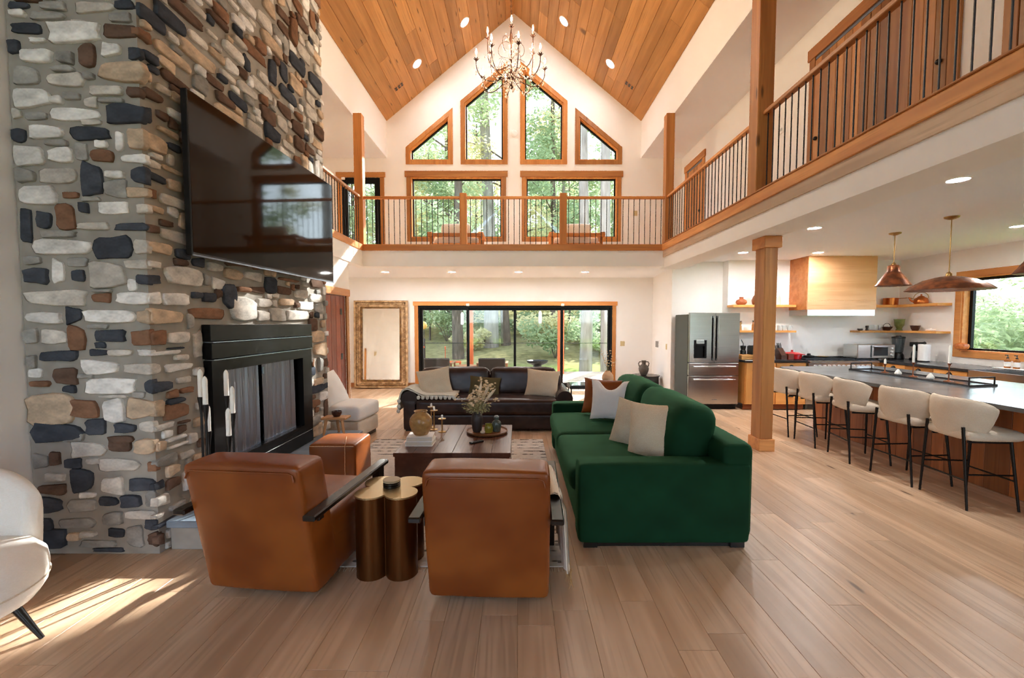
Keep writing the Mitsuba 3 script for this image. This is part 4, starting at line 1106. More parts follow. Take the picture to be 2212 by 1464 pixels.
# hood
k = thing('range_hood', 'boxy light wood range hood with a steel rim over the range', 'range hood')
obj('side_panel', bev(5.262, 5.282, 7.972, 8.5, 1.83, 2.80, .002), wood('hood_side', ('b06a35', 'c08048', '9a5828'), 'x', spread=.1), k, rnd=R5)
obj('side_panel', bev(6.488, 6.508, 7.972, 8.5, 1.83, 2.80, .002), 'hood_side', k, rnd=R5)
obj('front_panel', bev(5.262, 6.508, 7.95, 7.972, 1.99, 2.80, .002), HOODX, k, rnd=R5)
obj('lower_panel', bev(5.258, 6.512, 7.945, 7.972, 1.83, 1.988, .002), HOODX, k, rnd=(.4, .1))
obj('steel_rim', box(5.27, 6.50, 7.96, 8.49, 1.72, 1.83).difference(box(5.29, 6.48, 7.98, 8.47, 1.7, 1.80)), STEEL, k)
# shelves
def shelf(label, parts):
    k = thing('wall_shelf', label, 'shelf', None)
    for p_, m_ in parts: obj('board', bev(*p_, .003), m_, k, rnd=True)
    return k
SHX, SHY = CABX, CABY
shelf('upper wooden wall shelf left of the range hood', [((4.06, 5.25, 8.25, 8.5, 1.885, 1.93), SHX)])
shelf('lower wooden wall shelf left of the range', [((4.06, 5.27, 8.25, 8.5, 1.405, 1.443), SHX)])
shelf('upper wooden corner shelf right of the range hood', [((6.52, 7.15, 8.25, 8.5, 1.885, 1.93), SHX), ((7.15, 7.4, 7.45, 8.5, 1.885, 1.93), SHY)])
shelf('lower wooden corner shelf above the toaster oven', [((6.47, 7.15, 8.25, 8.5, 1.405, 1.443), SHX), ((7.15, 7.4, 7.45, 8.5, 1.405, 1.443), SHY)])

# things on the shelves and counters
CLAYR = pr('red_clay', clayf('8d4a2a', 'b96a41'), .6)
k = thing('clay_vase', 'squat red clay vase on the upper left shelf', 'vase')
obj('vessel', lathe([(.05, 1.9305), (.085, 1.95), (.10, 1.985), (.085, 2.02), (.04, 2.045), (.032, 2.06), (.042, 2.08), (.034, 2.08), (.028, 2.06)], 28, (4.27, 8.37, 0)), CLAYR, k, smooth=50)
k = thing('clay_jug', 'taller brown clay jug half behind the column on the upper left shelf', 'jug')
obj('vessel', lathe([(.05, 1.9305), (.075, 1.96), (.085, 2.02), (.06, 2.09), (.03, 2.13), (.03, 2.16), (.04, 2.18), (.03, 2.18)], 28, (4.56, 8.37, 0)), pr('brown_clay', clayf('6a3d22', '8d5733'), .6), k, smooth=50)
k = thing('glass_carafe', 'thin clear glass carafe beside the hood on the upper left shelf', 'carafe')
obj('vessel', lathe([(.05, 1.9305), (.055, 1.94), (.055, 2.05), (.035, 2.10), (.035, 2.14), (.03, 2.14), (.03, 2.10), (.05, 2.045), (.05, 1.945)], 20, (4.96, 8.37, 0)), GLASS, k, smooth=50)
k = thing('jar', 'small banded tan jar on the lower left shelf next to the refrigerator', 'jar')
obj('vessel', lathe([(.05, 1.4435), (.06, 1.46), (.06, 1.52), (.05, 1.55), (.06, 1.58), (.058, 1.60), (.045, 1.60)], 24, (4.22, 8.36, 0)), TANPOT, k, smooth=50)
obj('lid', lathe([(.055, 1.60), (.06, 1.61), (.058, 1.625)], 24, (4.22, 8.36, 0)), WALNUT, k, smooth=50, rnd=R5)
k = thing('amber_bottle', 'slim amber bottle on the lower left shelf', 'bottle')
AMBER = pr('amber', '9c5a1c', .1, spec=.7)
obj('vessel', lathe([(.02, 1.4435), (.022, 1.45), (.022, 1.55), (.010, 1.575), (.010, 1.61)], 16, (4.50, 8.36, 0)), AMBER, k, smooth=50)
obj('cap', lathe([(.012, 1.61), (.012, 1.63), (.006, 1.633)], 12, (4.50, 8.36, 0)), BLACKM, k)
k = thing('white_crock', 'low white crock on the lower left shelf', 'crock')
obj('vessel', lathe([(.055, 1.4435), (.065, 1.46), (.065, 1.51), (.055, 1.51), (.055, 1.46)], 24, (4.40, 8.36, 0)), WHITEP, k, smooth=50)
CUPG = pr('cup_grey', 'b9c0c2', .35)
for i, nm in enumerate(('left', 'middle', 'right')):
    x = 5.0 + i * .098
    k = thing('cup', f'pale grey cup on the lower left shelf, {nm} one of the three', 'cup', 'grey cups on the shelf')
    obj('vessel', lathe([(.028, 1.4435), (.036, 1.45), (.040, 1.54), (.035, 1.54), (.032, 1.455)], 22, (x, 8.36, 0)), CUPG, k, smooth=50)
    obj('handle', tube(arc((x + .045, 8.36, 1.50), .022, -1.6, 1.6, 9, 'xz'), .005, 6), CUPG, k, smooth=True)
k = thing('copper_pan', 'copper saucepan with a wire handle on the upper right shelf', 'pan')
obj('vessel', lathe([(.11, 1.9305), (.115, 1.935), (.118, 2.06), (.112, 2.06), (.11, 1.94)], 32, (7.12, 8.36, 0)), COPPER, k, smooth=50)
obj('handle', tube([(7.235, 8.34, 2.05), (7.33, 8.2, 2.06), (7.36, 8.12, 2.03)], .007, 8), BRASS, k, smooth=True)
k = thing('copper_mould', 'small round copper mould beside the hood on the upper right shelf', 'mould')
obj('vessel', lathe([(.05, 1.9305), (.065, 1.96), (.06, 2.02), (.03, 2.05)], 24, (6.59, 8.36, 0)), PATINA, k, smooth=50)
k = thing('copper_kettle', 'copper tea kettle with a hoop handle on the upper right shelf', 'kettle')
kx, ky = 7.28, 7.90
obj('vessel', lathe([(.085, 1.9305), (.10, 1.94), (.105, 1.98), (.09, 2.03), (.05, 2.055)], 30, (kx, ky, 0)), COPPER, k, smooth=50)
obj('lid', lathe([(.052, 2.052), (.045, 2.066), (.012, 2.08), (.012, 2.09), (.016, 2.10), (.008, 2.108)], 24, (kx, ky, 0)), COPPER, k, smooth=50)
obj('spout', tube([(kx - .06, ky + .06, 1.97), (kx - .10, ky + .10, 2.0), (kx - .115, ky + .115, 2.05)], [.024, .017, .012], 10), COPPER, k, smooth=True)
obj('hoop_handle', tube(np.array([(kx - .07 * math.cos(t), ky + .07 * math.cos(t), 2.04 + .10 * math.sin(t)) for t in np.linspace(0, PI, 15)]), .006, 8), BRASS, k, smooth=True)
k = thing('small_pot', 'tiny dark lidded pot at the end of the lower right shelf', 'pot')
obj('vessel', lathe([(.03, 1.4435), (.045, 1.455), (.045, 1.475), (.03, 1.48)], 20, (6.56, 8.36, 0)), DARKV, k, smooth=50)
k = thing('pepper_mill', 'small dark pepper mill on the lower right shelf', 'mill')
obj('vessel', lathe([(.022, 1.4435), (.026, 1.45), (.018, 1.48), (.028, 1.51), (.024, 1.535)], 20, (6.69, 8.36, 0)), DARKV, k, smooth=50)
for i, nm in enumerate(('left', 'middle', 'right')):
    k = thing('glass_tumbler', f'clear glass tumbler on the lower right shelf, {nm} of three', 'glass', 'glass tumblers on the shelf')
    obj('vessel', lathe([(.032, 1.4435), (.036, 1.447), (.040, 1.55), (.036, 1.55), (.033, 1.452)], 20, (6.78 + i * .085, 8.36, 0)), GLASS, k, smooth=50)
k = thing('handled_bowl', 'dark bowl with a thin hoop handle on the lower right shelf', 'bowl')
obj('vessel', lathe([(.04, 1.4435), (.055, 1.45), (.085, 1.50), (.088, 1.515), (.08, 1.515), (.05, 1.46)], 26, (7.07, 8.36, 0)), pr('dark_pot', '3a1f18', .35), k, smooth=50)
obj('hoop_handle', tube(arc((7.07, 8.36, 1.51), .07, 0, PI, 15, 'xz') + np.array([0, 0, 0]), .004, 6), BLACKM, k, smooth=True)
k = thing('green_urn', 'green glazed urn with a foot in the corner of the lower right shelf', 'urn')
obj('vessel', lathe([(.05, 1.4435), (.055, 1.452), (.04, 1.475), (.05, 1.50), (.075, 1.55), (.082, 1.64), (.088, 1.66), (.080, 1.66), (.07, 1.56), (.03, 1.50)], 30, (7.29, 8.34, 0)), pr('green_glaze', clayf('5c6a34', '8a955a'), .25), k, smooth=50)
k = thing('footed_bowl', 'dark brown footed bowl on the lower shelf by the window', 'bowl')
obj('vessel', lathe([(.04, 1.4435), (.045, 1.45), (.06, 1.48), (.075, 1.54), (.068, 1.54), (.05, 1.48)], 26, (7.27, 7.98, 0)), 'dark_pot', k, smooth=50)
k = thing('white_dish', 'small white covered dish on the lower shelf beside the window', 'dish')
obj('vessel', lathe([(.05, 1.4435), (.07, 1.455), (.072, 1.47), (.03, 1.485), (.006, 1.49), (.009, 1.505)], 26, (7.27, 7.68, 0)), WHITEP, k, smooth=50)

k = thing('cutting_board_stack', 'small stack of light wooden boards beside the refrigerator', 'board')
for i in range(2): obj('board', bev(4.14, 4.36, 8.05, 8.35, .9105 + i * .045, .95 + i * .045, .004), CABX, k, rnd=True)
k = thing('coffee_grinder', 'black coffee grinder standing on the wooden boards', 'grinder')
obj('body', lathe([(.05, 1.0), (.05, 1.06), (.035, 1.08), (.05, 1.14), (.045, 1.16)], 20, (4.24, 8.2, 0)), BLACKM, k, smooth=50)
obj('crank', tube([(4.24, 8.2, 1.16), (4.24, 8.2, 1.2), (4.20, 8.2, 1.27)], .006, 6), BLACKM, k)
k = thing('toaster', 'black toaster half behind the column', 'toaster')
obj('body', bev(4.36, 4.60, 8.0, 8.3, .911, 1.16, .02), BLACKM, k)
obj('lever', bev(4.585, 4.62, 8.1, 8.14, 1.08, 1.10, .003), BLACKM, k)
k = thing('copper_pot', 'small copper pot with a loop handle just right of the column', 'pot')
obj('vessel', lathe([(.06, .9105), (.07, .92), (.075, 1.03), (.07, 1.03), (.065, .93)], 24, (4.74, 8.18, 0)), COPPER, k, smooth=50)
obj('hoop_handle', tube(arc((4.74, 8.18, 1.03), .07, 0, PI, 13, 'xz'), .005, 6), BLACKM, k, smooth=True)
k = thing('knife_block', 'slanted knife block with black handled knives on the counter', 'knife block')
kb = yz(Polygon([(8.02, .911), (8.2, .911), (8.28, 1.06), (8.16, 1.12), (8.02, .99)]), 4.86, 4.96)
obj('block', kb, WALNUT, k, rnd=(.1, .2))
for i in range(3):
    for j in range(2):
        x = 4.88 + i * .03; y0, z0 = 8.17 + j * .055, 1.105 - j * .027
        obj('knife_handle', tube([(x, y0, z0), (x + .01, y0 + .05, z0 + .10 - j * .02)], [.011, .009], 7), BLACKM, k, smooth=True)
k = thing('spice_crate', 'small red brown wooden box beside the knife block', 'box')
obj('box', bev(4.98, 5.08, 8.0, 8.1, .911, 1.02, .004), pr('red_box', '6d2a18', .5), k)
k = thing('dutch_oven', 'red enamelled lidded braiser on the counter left of the range', 'pot')
RED = pr('red_enamel', 'b0161a', .15, spec=.6)
obj('body', lathe([(.13, .911), (.15, .92), (.165, 1.005), (.16, 1.005)], 40, (5.14, 8.16, 0)), RED, k, smooth=50)
obj('lid', lathe([(.172, 1.005), (.172, 1.013), (.12, 1.035), (.03, 1.045), (.03, 1.05)], 40, (5.14, 8.16, 0)), RED, k, smooth=50)
obj('knob', lathe([(.012, 1.045), (.012, 1.06), (.024, 1.068), (.022, 1.08)], 18, (5.14, 8.16, 0)), RED, k, smooth=50)
for s in (-1, 1): obj('handle', bev(5.14 + s * .19 - .03, 5.14 + s * .19 + .03, 8.10, 8.22, .99, 1.004, .006), RED, k)
k = thing('small_saucepan', 'small dark saucepan with a lid on the range', 'pan')
obj('vessel', lathe([(.08, .931), (.09, .94), (.09, .965), (.03, .975), (.03, 1.0), (.02, 1.005)], 24, (5.55, 8.3, 0)), BLACKM, k, smooth=50)
k = thing('spoon_rest', 'flat brass dish on the back of the range', 'dish')
obj('dish', lathe([(.06, .931), (.10, .945), (.095, .95), (.05, .94)], 28, (5.85, 8.35, 0)), BRASS, k, smooth=50)
k = thing('toaster_oven', 'stainless toaster oven with a glass door beside the range', 'toaster oven')
obj('body', bev(6.24, 6.93, 7.99, 8.35, .935, 1.19, .01), STEEL, k)
obj('door', bev(6.50, 6.80, 7.975, 7.992, .965, 1.165, .004), pr('oven_glass', '20252a', .08), k)
obj('door_frame', xz(sbox(6.49, .955, 6.81, 1.175).difference(sbox(6.52, .985, 6.78, 1.145)), 7.968, 7.976), STEEL, k)
obj('handle', tube([(6.51, 7.945, 1.15), (6.79, 7.945, 1.15)], .009, 8), STEEL, k, smooth=True)
for i in range(3): obj('knob', move(lathe([(.02, 0), (.018, .02), (.014, .022)], 14), 6.87, 7.99, 1.0 + i * .06, rx=90), KNOB, k, smooth=40)
obj('foot', cat(*[box(x, x + .03, y, y + .03, .91, .936) for x in (6.53, 6.86) for y in (8.02, 8.3)]), BLACKM, k)
k = thing('blender', 'black countertop blender with a clear jug in the corner', 'blender')
obj('base', lathe([(.09, .9105), (.10, .93), (.085, 1.0), (.065, 1.03)], 24, (7.13, 8.16, 0)), BLACKM, k, smooth=50)
obj('jug', lathe([(.055, 1.031), (.075, 1.04), (.10, 1.30), (.094, 1.30), (.07, 1.05)], 24, (7.13, 8.16, 0)), pr('smoke_jug', '444a4c', .1, spec=.8), k, smooth=50)
obj('lid', lathe([(.10, 1.30), (.105, 1.31), (.10, 1.33), (.04, 1.335), (.04, 1.35)], 24, (7.13, 8.16, 0)), BLACKM, k, smooth=50)
k = thing('coffee_maker', 'black coffee maker behind the paper towel roll', 'coffee maker')
obj('body', cat(bev(7.16, 7.33, 7.80, 7.97, .911, .95, .008), bev(7.26, 7.33, 7.80, 7.97, .95, 1.16, .008), bev(7.16, 7.33, 7.80, 7.97, 1.16, 1.24, .01)), BLACKM, k)
obj('carafe', lathe([(.045, .951), (.058, .96), (.06, 1.03), (.04, 1.08), (.035, 1.08)], 20, (7.205, 7.885, 0)), 'smoke_jug', k, smooth=50)
k = thing('paper_towel', 'white paper towel roll on a holder by the kitchen window', 'paper towel')
obj('holder', lathe([(.08, .9105), (.08, .92), (.01, .925), (.01, 1.24), (.016, 1.25), (.008, 1.26)], 24, (7.10, 7.60, 0)), BLACKM, k, smooth=50)
obj('roll', lathe([(.02, .93), (.085, .93), (.085, 1.215), (.02, 1.215)], 32, (7.10, 7.60, 0)), WHITEP, k, smooth=50)
k = thing('pumpkin_jar', 'orange ribbed ceramic pumpkin jar on the window sill corner', 'jar')
pm = lathe([(.05, 1.13), (.10, 1.15), (.115, 1.20), (.10, 1.245), (.05, 1.262), (.05, 1.27), (.04, 1.27)], 36)
vv = np.array(pm.vertices); aa = np.arctan2(vv[:, 1], vv[:, 0]); vv[:, :2] *= (1 + .05 * np.cos(aa * 9))[:, None]; pm.vertices = vv + [7.385, 7.16, 0]
obj('vessel', move(pm, s=.8, x=7.39 * .2 - .075, y=7.2 * .2, z=.245), pr('orange_glaze', clayf('a8501c', 'd98242'), .3), k, smooth=50)
for y, nm in ((6.43, 'left'), (6.31, 'right')):
    k = thing('soap_bottle', f'amber pump bottle with a white label beside the sink, the {nm} one', 'soap bottle', 'soap bottles by the sink')
    obj('bottle', lathe([(.034, .921), (.036, .93), (.036, 1.03), (.014, 1.05), (.014, 1.065)], 18, (7.25, y, 0)), AMBER, k, smooth=50)
    obj('label', lathe([(.0368, .945), (.0368, 1.015)], 18, (7.25, y, 0)), WHITEP, k, smooth=50)
    obj('pump', cat(lathe([(.014, 1.065), (.014, 1.08), (.005, 1.085), (.005, 1.11)], 10, (7.25, y, 0)), bev(7.21, 7.26, y - .006, y + .006, 1.105, 1.117, .003)), BLACKM, k)
k = thing('soap_tray', 'flat white tray under the soap bottles', 'tray')
obj('dish', bev(7.15, 7.34, 6.15, 6.55, .9105, .921, .004), WHITEP, k)

# island
isl = thing('kitchen_island', 'long kitchen island with wooden plank sides', 'kitchen island')
obj('core', box(4.52, 5.48, 2.12, 6.56, .0, .874), BLACKW, isl)
y = 2.1
while y < 6.57:
    w = min(rng.choice([.14, .18, .22]), 6.58 - y)
    obj('panel', plank(-w / 2 + .0015, w / 2 - .0015, -.435, .435, 0, .022, .003).apply_transform(np.array([[0, 0, -1, 4.52], [1, 0, 0, y + w / 2], [0, 1, 0, .437], [0, 0, 0, 1]])), ISLZ, isl, rnd=True)
    y += w
x = 4.5
while x < 5.49:
    w = min(.2, 5.5 - x)
    obj('panel', bev(x + .0015, x + w - .0015, 6.56, 6.58, .002, .873, .003), ISLZ, isl, rnd=True)
    x += w
it = thing('island_top', 'long dark grey stone top of the kitchen island', 'countertop')
obj('slab', xy(Polygon([(3.99, 1.9), (5.65, 1.9), (5.65, 6.78), (4.12, 6.78), (3.99, 6.62)]).buffer(-.03).buffer(.03, 8), .875, .912), ISTOP, it, smooth=35)
# tray with candles
IRON = pr('dark_iron', '2b2320', .4, metal=.6)
k = thing('long_tray', 'long narrow black metal tray with upright end handles on the island', 'tray')
tp = Polygon([(4.74, 4.55), (5.12, 4.62), (5.12, 6.28), (4.74, 6.22)])
obj('plate', xy(tp, .9125, .922), SOAP, k)
obj('rim', xy(tp.difference(tp.buffer(-.008)), .922, .934), IRON, k)
for a, b in (((4.76, 4.57), (5.10, 4.635)), ((4.76, 6.205), (5.10, 6.26))):
    obj('handle', cat(tube([(*a, .93), (*a, 1.01), (*b, 1.01), (*b, .93)], .008, 6)), IRON, k)
for x, y, z, L, nm in ((4.93, 5.83, 1.04, .07, 'short stub candle, farthest of the three'), (4.90, 5.38, 1.10, .22, 'tall white candle, middle of the three'), (4.90, 4.93, 1.13, .21, 'tall white candle, nearest of the three')):
    k = thing('candle_holder', f'slim copper holder with a {nm}, on the island', 'candle holder', 'copper candle holders on the island')
    obj('stem', lathe([(.045, .9225), (.045, .927), (.012, .935), (.006, .95), (.006, z - .03), (.016, z - .012), (.018, z), (.012, z)], 22, (x, y, 0)), PATINA, k, smooth=40)
    c = thing('taper_candle', f'{nm} on the island'.replace('farthest', 'standing farthest'), 'candle', 'white candles on the island')
    obj('wax', lathe([(.013, z - .001), (.0135, z + L - .02), (.008, z + L - .006), (.003, z + L)], 14, (x, y, 0)), WAX, c, smooth=40)
for x, y, nm in ((4.89, 5.58, 'farther'), (4.90, 5.15, 'nearer')):
    k = thing('votive', f'small white drop-shaped ornament on the island tray, the {nm} one', 'ornament', 'white ornaments on the island')
    obj('body', lathe([(.025, .9225), (.036, .93), (.038, .945), (.024, .97), (.010, .99), (.004, .995)], 20, (x, y, 0)), WAX, k, smooth=True)

# bar stools
BST = pr('stool_legs', '17120f', .38, metal=.5)
def stool_parts(k):
    obj('seat', soft(-.21, .25, -.225, .225, .585, .675, .045, (.01, .012, .015), 3), STOOLF, k, smooth=True)
    V, n1, n2 = [], 31, 16
    for i in range(n1):
        s = 2 * i / (n1 - 1) - 1
        a = PI + s * math.radians(84)
        e = abs(s)
        zt = .945 - .075 * e ** 4; zb = .585 + .03 * e ** 3
        for j in range(n2):
            b = 2 * PI * j / n2
            c_, q_ = math.cos(b), math.sin(b)
            hz = (zt - zb) / 2
            zz = zb + hz + hz * np.sign(q_) * abs(q_) ** .5
            u = (zz - .585) / .36
            flare = .215 + .045 * u + .018 * math.sin(u * PI)
            wing = (.03 * math.sin(u * PI)) * e ** 2 - .035 * e ** 4 * (1 - u)
            R_ = flare + wing + .026 * (1 - .5 * e ** 5) * np.sign(c_) * abs(c_) ** .6
            a2 = PI + (a - PI) * (.80 + .20 * min(1, max(0, u)) ** 1.2)
            V.append((.02 + R_ * math.cos(a2) * .98, R_ * math.sin(a2), zz))
    F = [t for i in range(n1 - 1) for j in range(n2) for t in ((i * n2 + j, (i + 1) * n2 + j, (i + 1) * n2 + (j + 1) % n2), (i * n2 + j, (i + 1) * n2 + (j + 1) % n2, i * n2 + (j + 1) % n2))]
    for i in (0, n1 - 1):
        V.append(tuple(np.mean(V[i * n2:(i + 1) * n2], 0))); c_ = len(V) - 1
        F += [(c_, i * n2 + j, i * n2 + (j + 1) % n2) for j in range(n2)]
    obj('backrest', trimesh.Trimesh(V, F, process=False), STOOLF, k, smooth=True)
    P = {}
    for sx in (-1, 1):
        for sy in (-1, 1):
            top = (sx * .17 - (.045 if sx < 0 else 0), sy * .175, .70 if sx < 0 else .59); bot = (sx * .205, sy * .235, 0)
            P[sx, sy] = (np.array(top), np.array(bot))
            obj('leg', tube([top, bot], [.013, .009], 10), BST, k, smooth=40)
    at_ = lambda s, z: P[s][1] + (P[s][0] - P[s][1]) * (z / P[s][0][2])
    for a, b, z in (((-1, -1), (-1, 1), .25), ((1, -1), (1, 1), .25), ((-1, -1), (1, -1), .30), ((-1, 1), (1, 1), .30)):
        obj('footrest' if z == .25 else 'stretcher', tube([at_(a, z), at_(b, z)], .007, 8), BST, k, smooth=40)
    for a in (-.18, .165): obj('under_frame', box(-.17, .18, a, a + .015, .565, .585), BST, k)
first = None
for i, (x, y, rz) in enumerate(((4.02, 3.83, -4), (4.0, 4.38, 3), (3.98, 5.03, -10), (3.98, 5.66, -4), (3.95, 6.22, 2))):
    nm = ['nearest of the five', 'second from the viewer', 'middle one of the five, turned slightly', 'fourth from the viewer', 'farthest, half behind the column'][i]
    lb = f'cream bar stool with black legs at the island, {nm}'
    k = thing('bar_stool', lb, 'bar stool', 'bar stools at the island')
    if first is None:
        POSE[0] = pose(x, y, 0, rz); stool_parts(k); POSE[0] = None; first = k
    else:
        copy_parts(first, k, pose(x, y, 0, rz))

# pendant lamps
def pendant(x, y, zb, shade, label, zt, inner):
    k = thing('pendant_lamp', label, 'pendant lamp')
    obj('canopy', lathe([(.012, 2.765), (.03, 2.77), (.065, 2.785), (.07, 2.7995)], 28, (x, y, 0)), BRASS, k, smooth=50)
    obj('rod', tube([(x, y, zt), (x, y, 2.77)], .0055, 8), BRASS, k, smooth=True)
    obj('socket', lathe([(.028, zt - .03), (.030, zt), (.022, zt + .02), (.008, zt + .03)], 20, (x, y, 0)), BRASS, k, smooth=50)
    obj('shade', lathe(shade, 44, (x, y, zb)), PATINA, k, smooth=45)
    obj('bulb', sphere(.03, (x, y, inner), 2), WHITEP, k, smooth=True)
cone = [(.195, 0), (.198, .004), (.09, .17), (.068, .20), (.068, .265), (.05, .28), (.045, .272), (.062, .26), (.062, .20), (.085, .168), (.192, .002)]
disc = [(.385, 0), (.388, .004), (.34, .05), (.23, .115), (.11, .15), (.05, .16), (.05, .153), (.11, .142), (.23, .107), (.34, .042), (.382, .001)]
pendant(5.08, 5.94, 2.09, cone, 'copper cone pendant lamp over the far end of the island', 2.375, 2.17)
pendant(4.95, 5.04, 1.965, disc, 'wide shallow copper dish pendant lamp over the island', 2.145, 2.03)
pendant(4.95, 4.14, 2.06, cone, 'copper cone pendant lamp at the right edge, nearest the viewer', 2.345, 2.14)
# ---------------------------------------------------------------- railings, posts, chandelier, loft
def post(x0, x1, y0, y1, z0, z1, label, group=None, br=None):
    k = thing('timber_post', label, 'post', group)
    obj('timber', bev(x0, x1, y0, y1, z0, z1, .008), FIRZ, k, rnd=True)
    return k
post(2.80, 2.96, 8.43, 8.59, 3.055, 5.548, 'tall wooden post at the right corner of the loft')
post(-3.13, -2.97, 8.43, 8.59, 3.055, 5.548, 'tall wooden post at the left corner of the loft')
post(2.745, 2.925, 5.12, 5.32, 3.101, 5.548, 'thick wooden post rising from the right gallery edge')
def rail(name, label, a, b, posts_xy, axis, z0, n, mat_, extra=()):
    k = thing('railing', label, 'railing')
    (x0, y0), (x1, y1) = a, b
    if axis == 'x': obj('handrail', bev(x0, x1, y0 - .035, y0 + .035, 3.965, 4.01, .006), mat_, k, rnd=True)
    else: obj('handrail', bev(x0 - .035, x0 + .035, y0, y1, 3.965, 4.01, .006), mat_, k, rnd=True)
    for i in range(n):
        t = (i + .5) / n
        x, y = x0 + (x1 - x0) * t, y0 + (y1 - y0) * t
        if any(abs(x - q[0]) < .1 and abs(y - q[1]) < .12 for q in posts_xy): continue
        obj('baluster', lathe([(.0065, z0), (.0065, 3.966)], 7, (x, y, 0)), BLACKM, k)
    for q in extra:
        obj('newel', bev(q[0] - .065, q[0] + .065, q[1] - .065, q[1] + .065, 3.055, 4.065, .006), FIRZ, k, rnd=True)
    return k
rail('r', 'wooden railing with thin black balusters across the front of the loft', (-2.97, 8.50), (2.80, 8.50), [(-1.06, 8.5), (.86, 8.5)], 'x', 3.051, 55, FIRX, [(-1.06, 8.5), (.86, 8.5)])
rail('r', 'long wooden railing with black balusters along the right gallery, nearer part', (2.835, .5), (2.835, 5.12), [], 'y', 3.101, 43, FIRY)
rail('r', 'wooden railing with black balusters along the right gallery, farther part', (2.86, 5.32), (2.86, 8.43), [], 'y', 3.101, 29, FIRY)
rail('r', 'wooden railing with black balusters along the left gallery beside the chimney', (-3.04, 5.68), (-3.04, 8.43), [], 'y', 3.086, 26, FIRY)

# gallery doors
def gallery_door(n, y0, y1, label, leaves_):
    k = thing(f'door_{n}', label, None, kind='structure')
    obj('casing', bev(3.925, 3.95, y0 - .11, y0, 3.05, 5.10), FIRZ, k, rnd=True)
    obj('casing', bev(3.925, 3.95, y1, y1 + .11, 3.05, 5.10), FIRZ, k, rnd=True)
    obj('head_casing', bev(3.915, 3.95, y0 - .14, y1 + .14, 5.10, 5.25), FIRY, k, rnd=True)
    obj('track', bev(3.935, 3.95, y0, y1, 5.06, 5.10, .002), SHEEN, k)
    w = (y1 - y0) / leaves_
    for i in range(leaves_):
        l = obj('leaf', box(3.938, 3.95, y0 + i * w + .004, y0 + (i + 1) * w - .004, 3.06, 5.055), DOORZ, k, rnd=True)
        m = max(1, round(w / .13))
        for j in range(m):
            a = y0 + i * w + .004 + j * (w - .008) / m
            obj('board', bev(3.928, 3.940, a + .002, a + (w - .008) / m - .002, 3.065, 5.05, .004), DOORZ, l, rnd=True)
        hy = y0 + (i + 1) * w - .07 if i % 2 else y0 + i * w + .07
        obj('knob', sphere(.026, (3.915, hy, 4.02), 2), BLACKM, l, smooth=True)
gallery_door(3, 4.12, 5.95, 'double board door on the right gallery wall, nearer', 2)
gallery_door(4, 9.5, 10.35, 'board door at the far end of the right gallery wall', 1)
gallery_door(5, 2.6, 3.55, 'board door on the right gallery wall, nearest', 1)
k = thing('thermostat', 'small white thermostat on the right gallery wall beyond the double door', 'thermostat')
obj('body', bev(3.935, 3.95, 6.62, 6.74, 4.42, 4.54, .004), WHITEP, k)
obj('display', box(3.933, 3.936, 6.65, 6.71, 4.46, 4.50), CUPG, k)
k = thing('door_6', 'red brown wooden door with black hinges beyond the chimney', None, kind='structure')
obj('casing', bev(-3.0, -2.975, 7.56, 7.67, 0, 2.05), FIRZ, k, rnd=True)
obj('casing', bev(-3.0, -2.975, 6.34, 6.45, 0, 2.05), FIRZ, k, rnd=True)
obj('head_casing', bev(-3.0, -2.965, 6.31, 7.70, 2.05, 2.17), FIRY, k, rnd=True)
lf = obj('leaf', box(-3.07, -3.02, 6.45, 7.56, .01, 2.045), CHERRY, k, rnd=True)
for j in range(6):
    a = 6.45 + j * 1.11 / 6
    obj('board', bev(-3.022, -3.010, a + .002, a + 1.11 / 6 - .002, .012, 2.04, .004), CHERRY, lf, rnd=True)
for z in (.3, 1.02, 1.78): obj('hinge', bev(-3.012, -3.004, 7.36, 7.43, z - .05, z + .05, .002), BLACKM, lf)

def switch(x, y, z, face, label, w=.11):
    k = thing('switch_plate', label, 'switch')
    P_ = pr('switch_almond', 'cdb98c', .45) if 'switch_almond' not in scene else 'switch_almond'
    if face == 'y':
        obj('plate', bev(x - w / 2, x + w / 2, y - .007, y, z - .06, z + .06, .003), P_, k)
        for i in (-1, 1): obj('toggle', bev(x + i * w / 4 - .008, x + i * w / 4 + .008, y - .014, y - .006, z - .014, z + .014, .002), P_, k)
    else:
        s = -1 if face == 'x' else 1
        obj('plate', bev(min(x, x + s * .007), max(x, x + s * .007), y - w / 2, y + w / 2, z - .06, z + .06, .003), P_, k)
        obj('toggle', bev(min(x, x + s * .014), max(x, x + s * .014), y - .008, y + .008, z - .014, z + .014, .002), P_, k)
switch(2.56, G, 1.08, 'y', 'almond double switch plate right of the sliding door')
switch(3.10, 9.1, 1.09, 'x', 'almond switch plate on the wall left of the refrigerator', .075)
k = thing('switch_plate', 'almond switch plate that shows in the floor mirror', 'switch')
obj('plate', bev(-4.45, -4.375, 7.74, 7.747, .80, .92, .003), 'switch_almond', k)
obj('toggle', bev(-4.42, -4.405, 7.746, 7.754, .845, .875, .002), 'switch_almond', k)
k = thing('switch_plate', 'pale switch plate behind the loft railing near the right corner', 'switch')
obj('plate', bev(2.78, 2.88, G - .007, G, 4.18, 4.30, .003), 'switch_almond', k)
obj('toggle', bev(2.82, 2.84, G - .014, G - .006, 4.225, 4.255, .002), 'switch_almond', k)
k = thing('picture_frame', 'small white framed picture sticking out from the wall left of the refrigerator', 'picture')
POSE[0] = T().translate([3.19, 9.95, 1.1]).rotate([0, 0, 1], 96)
obj('frame', bev(-.11, .11, -.02, .02, -.10, .10, .004), WHITEP, k)
obj('print', box(-.08, .08, .0195, .0215, -.07, .07), pr('print_grey', '8a8580', .6), k)
POSE[0] = None

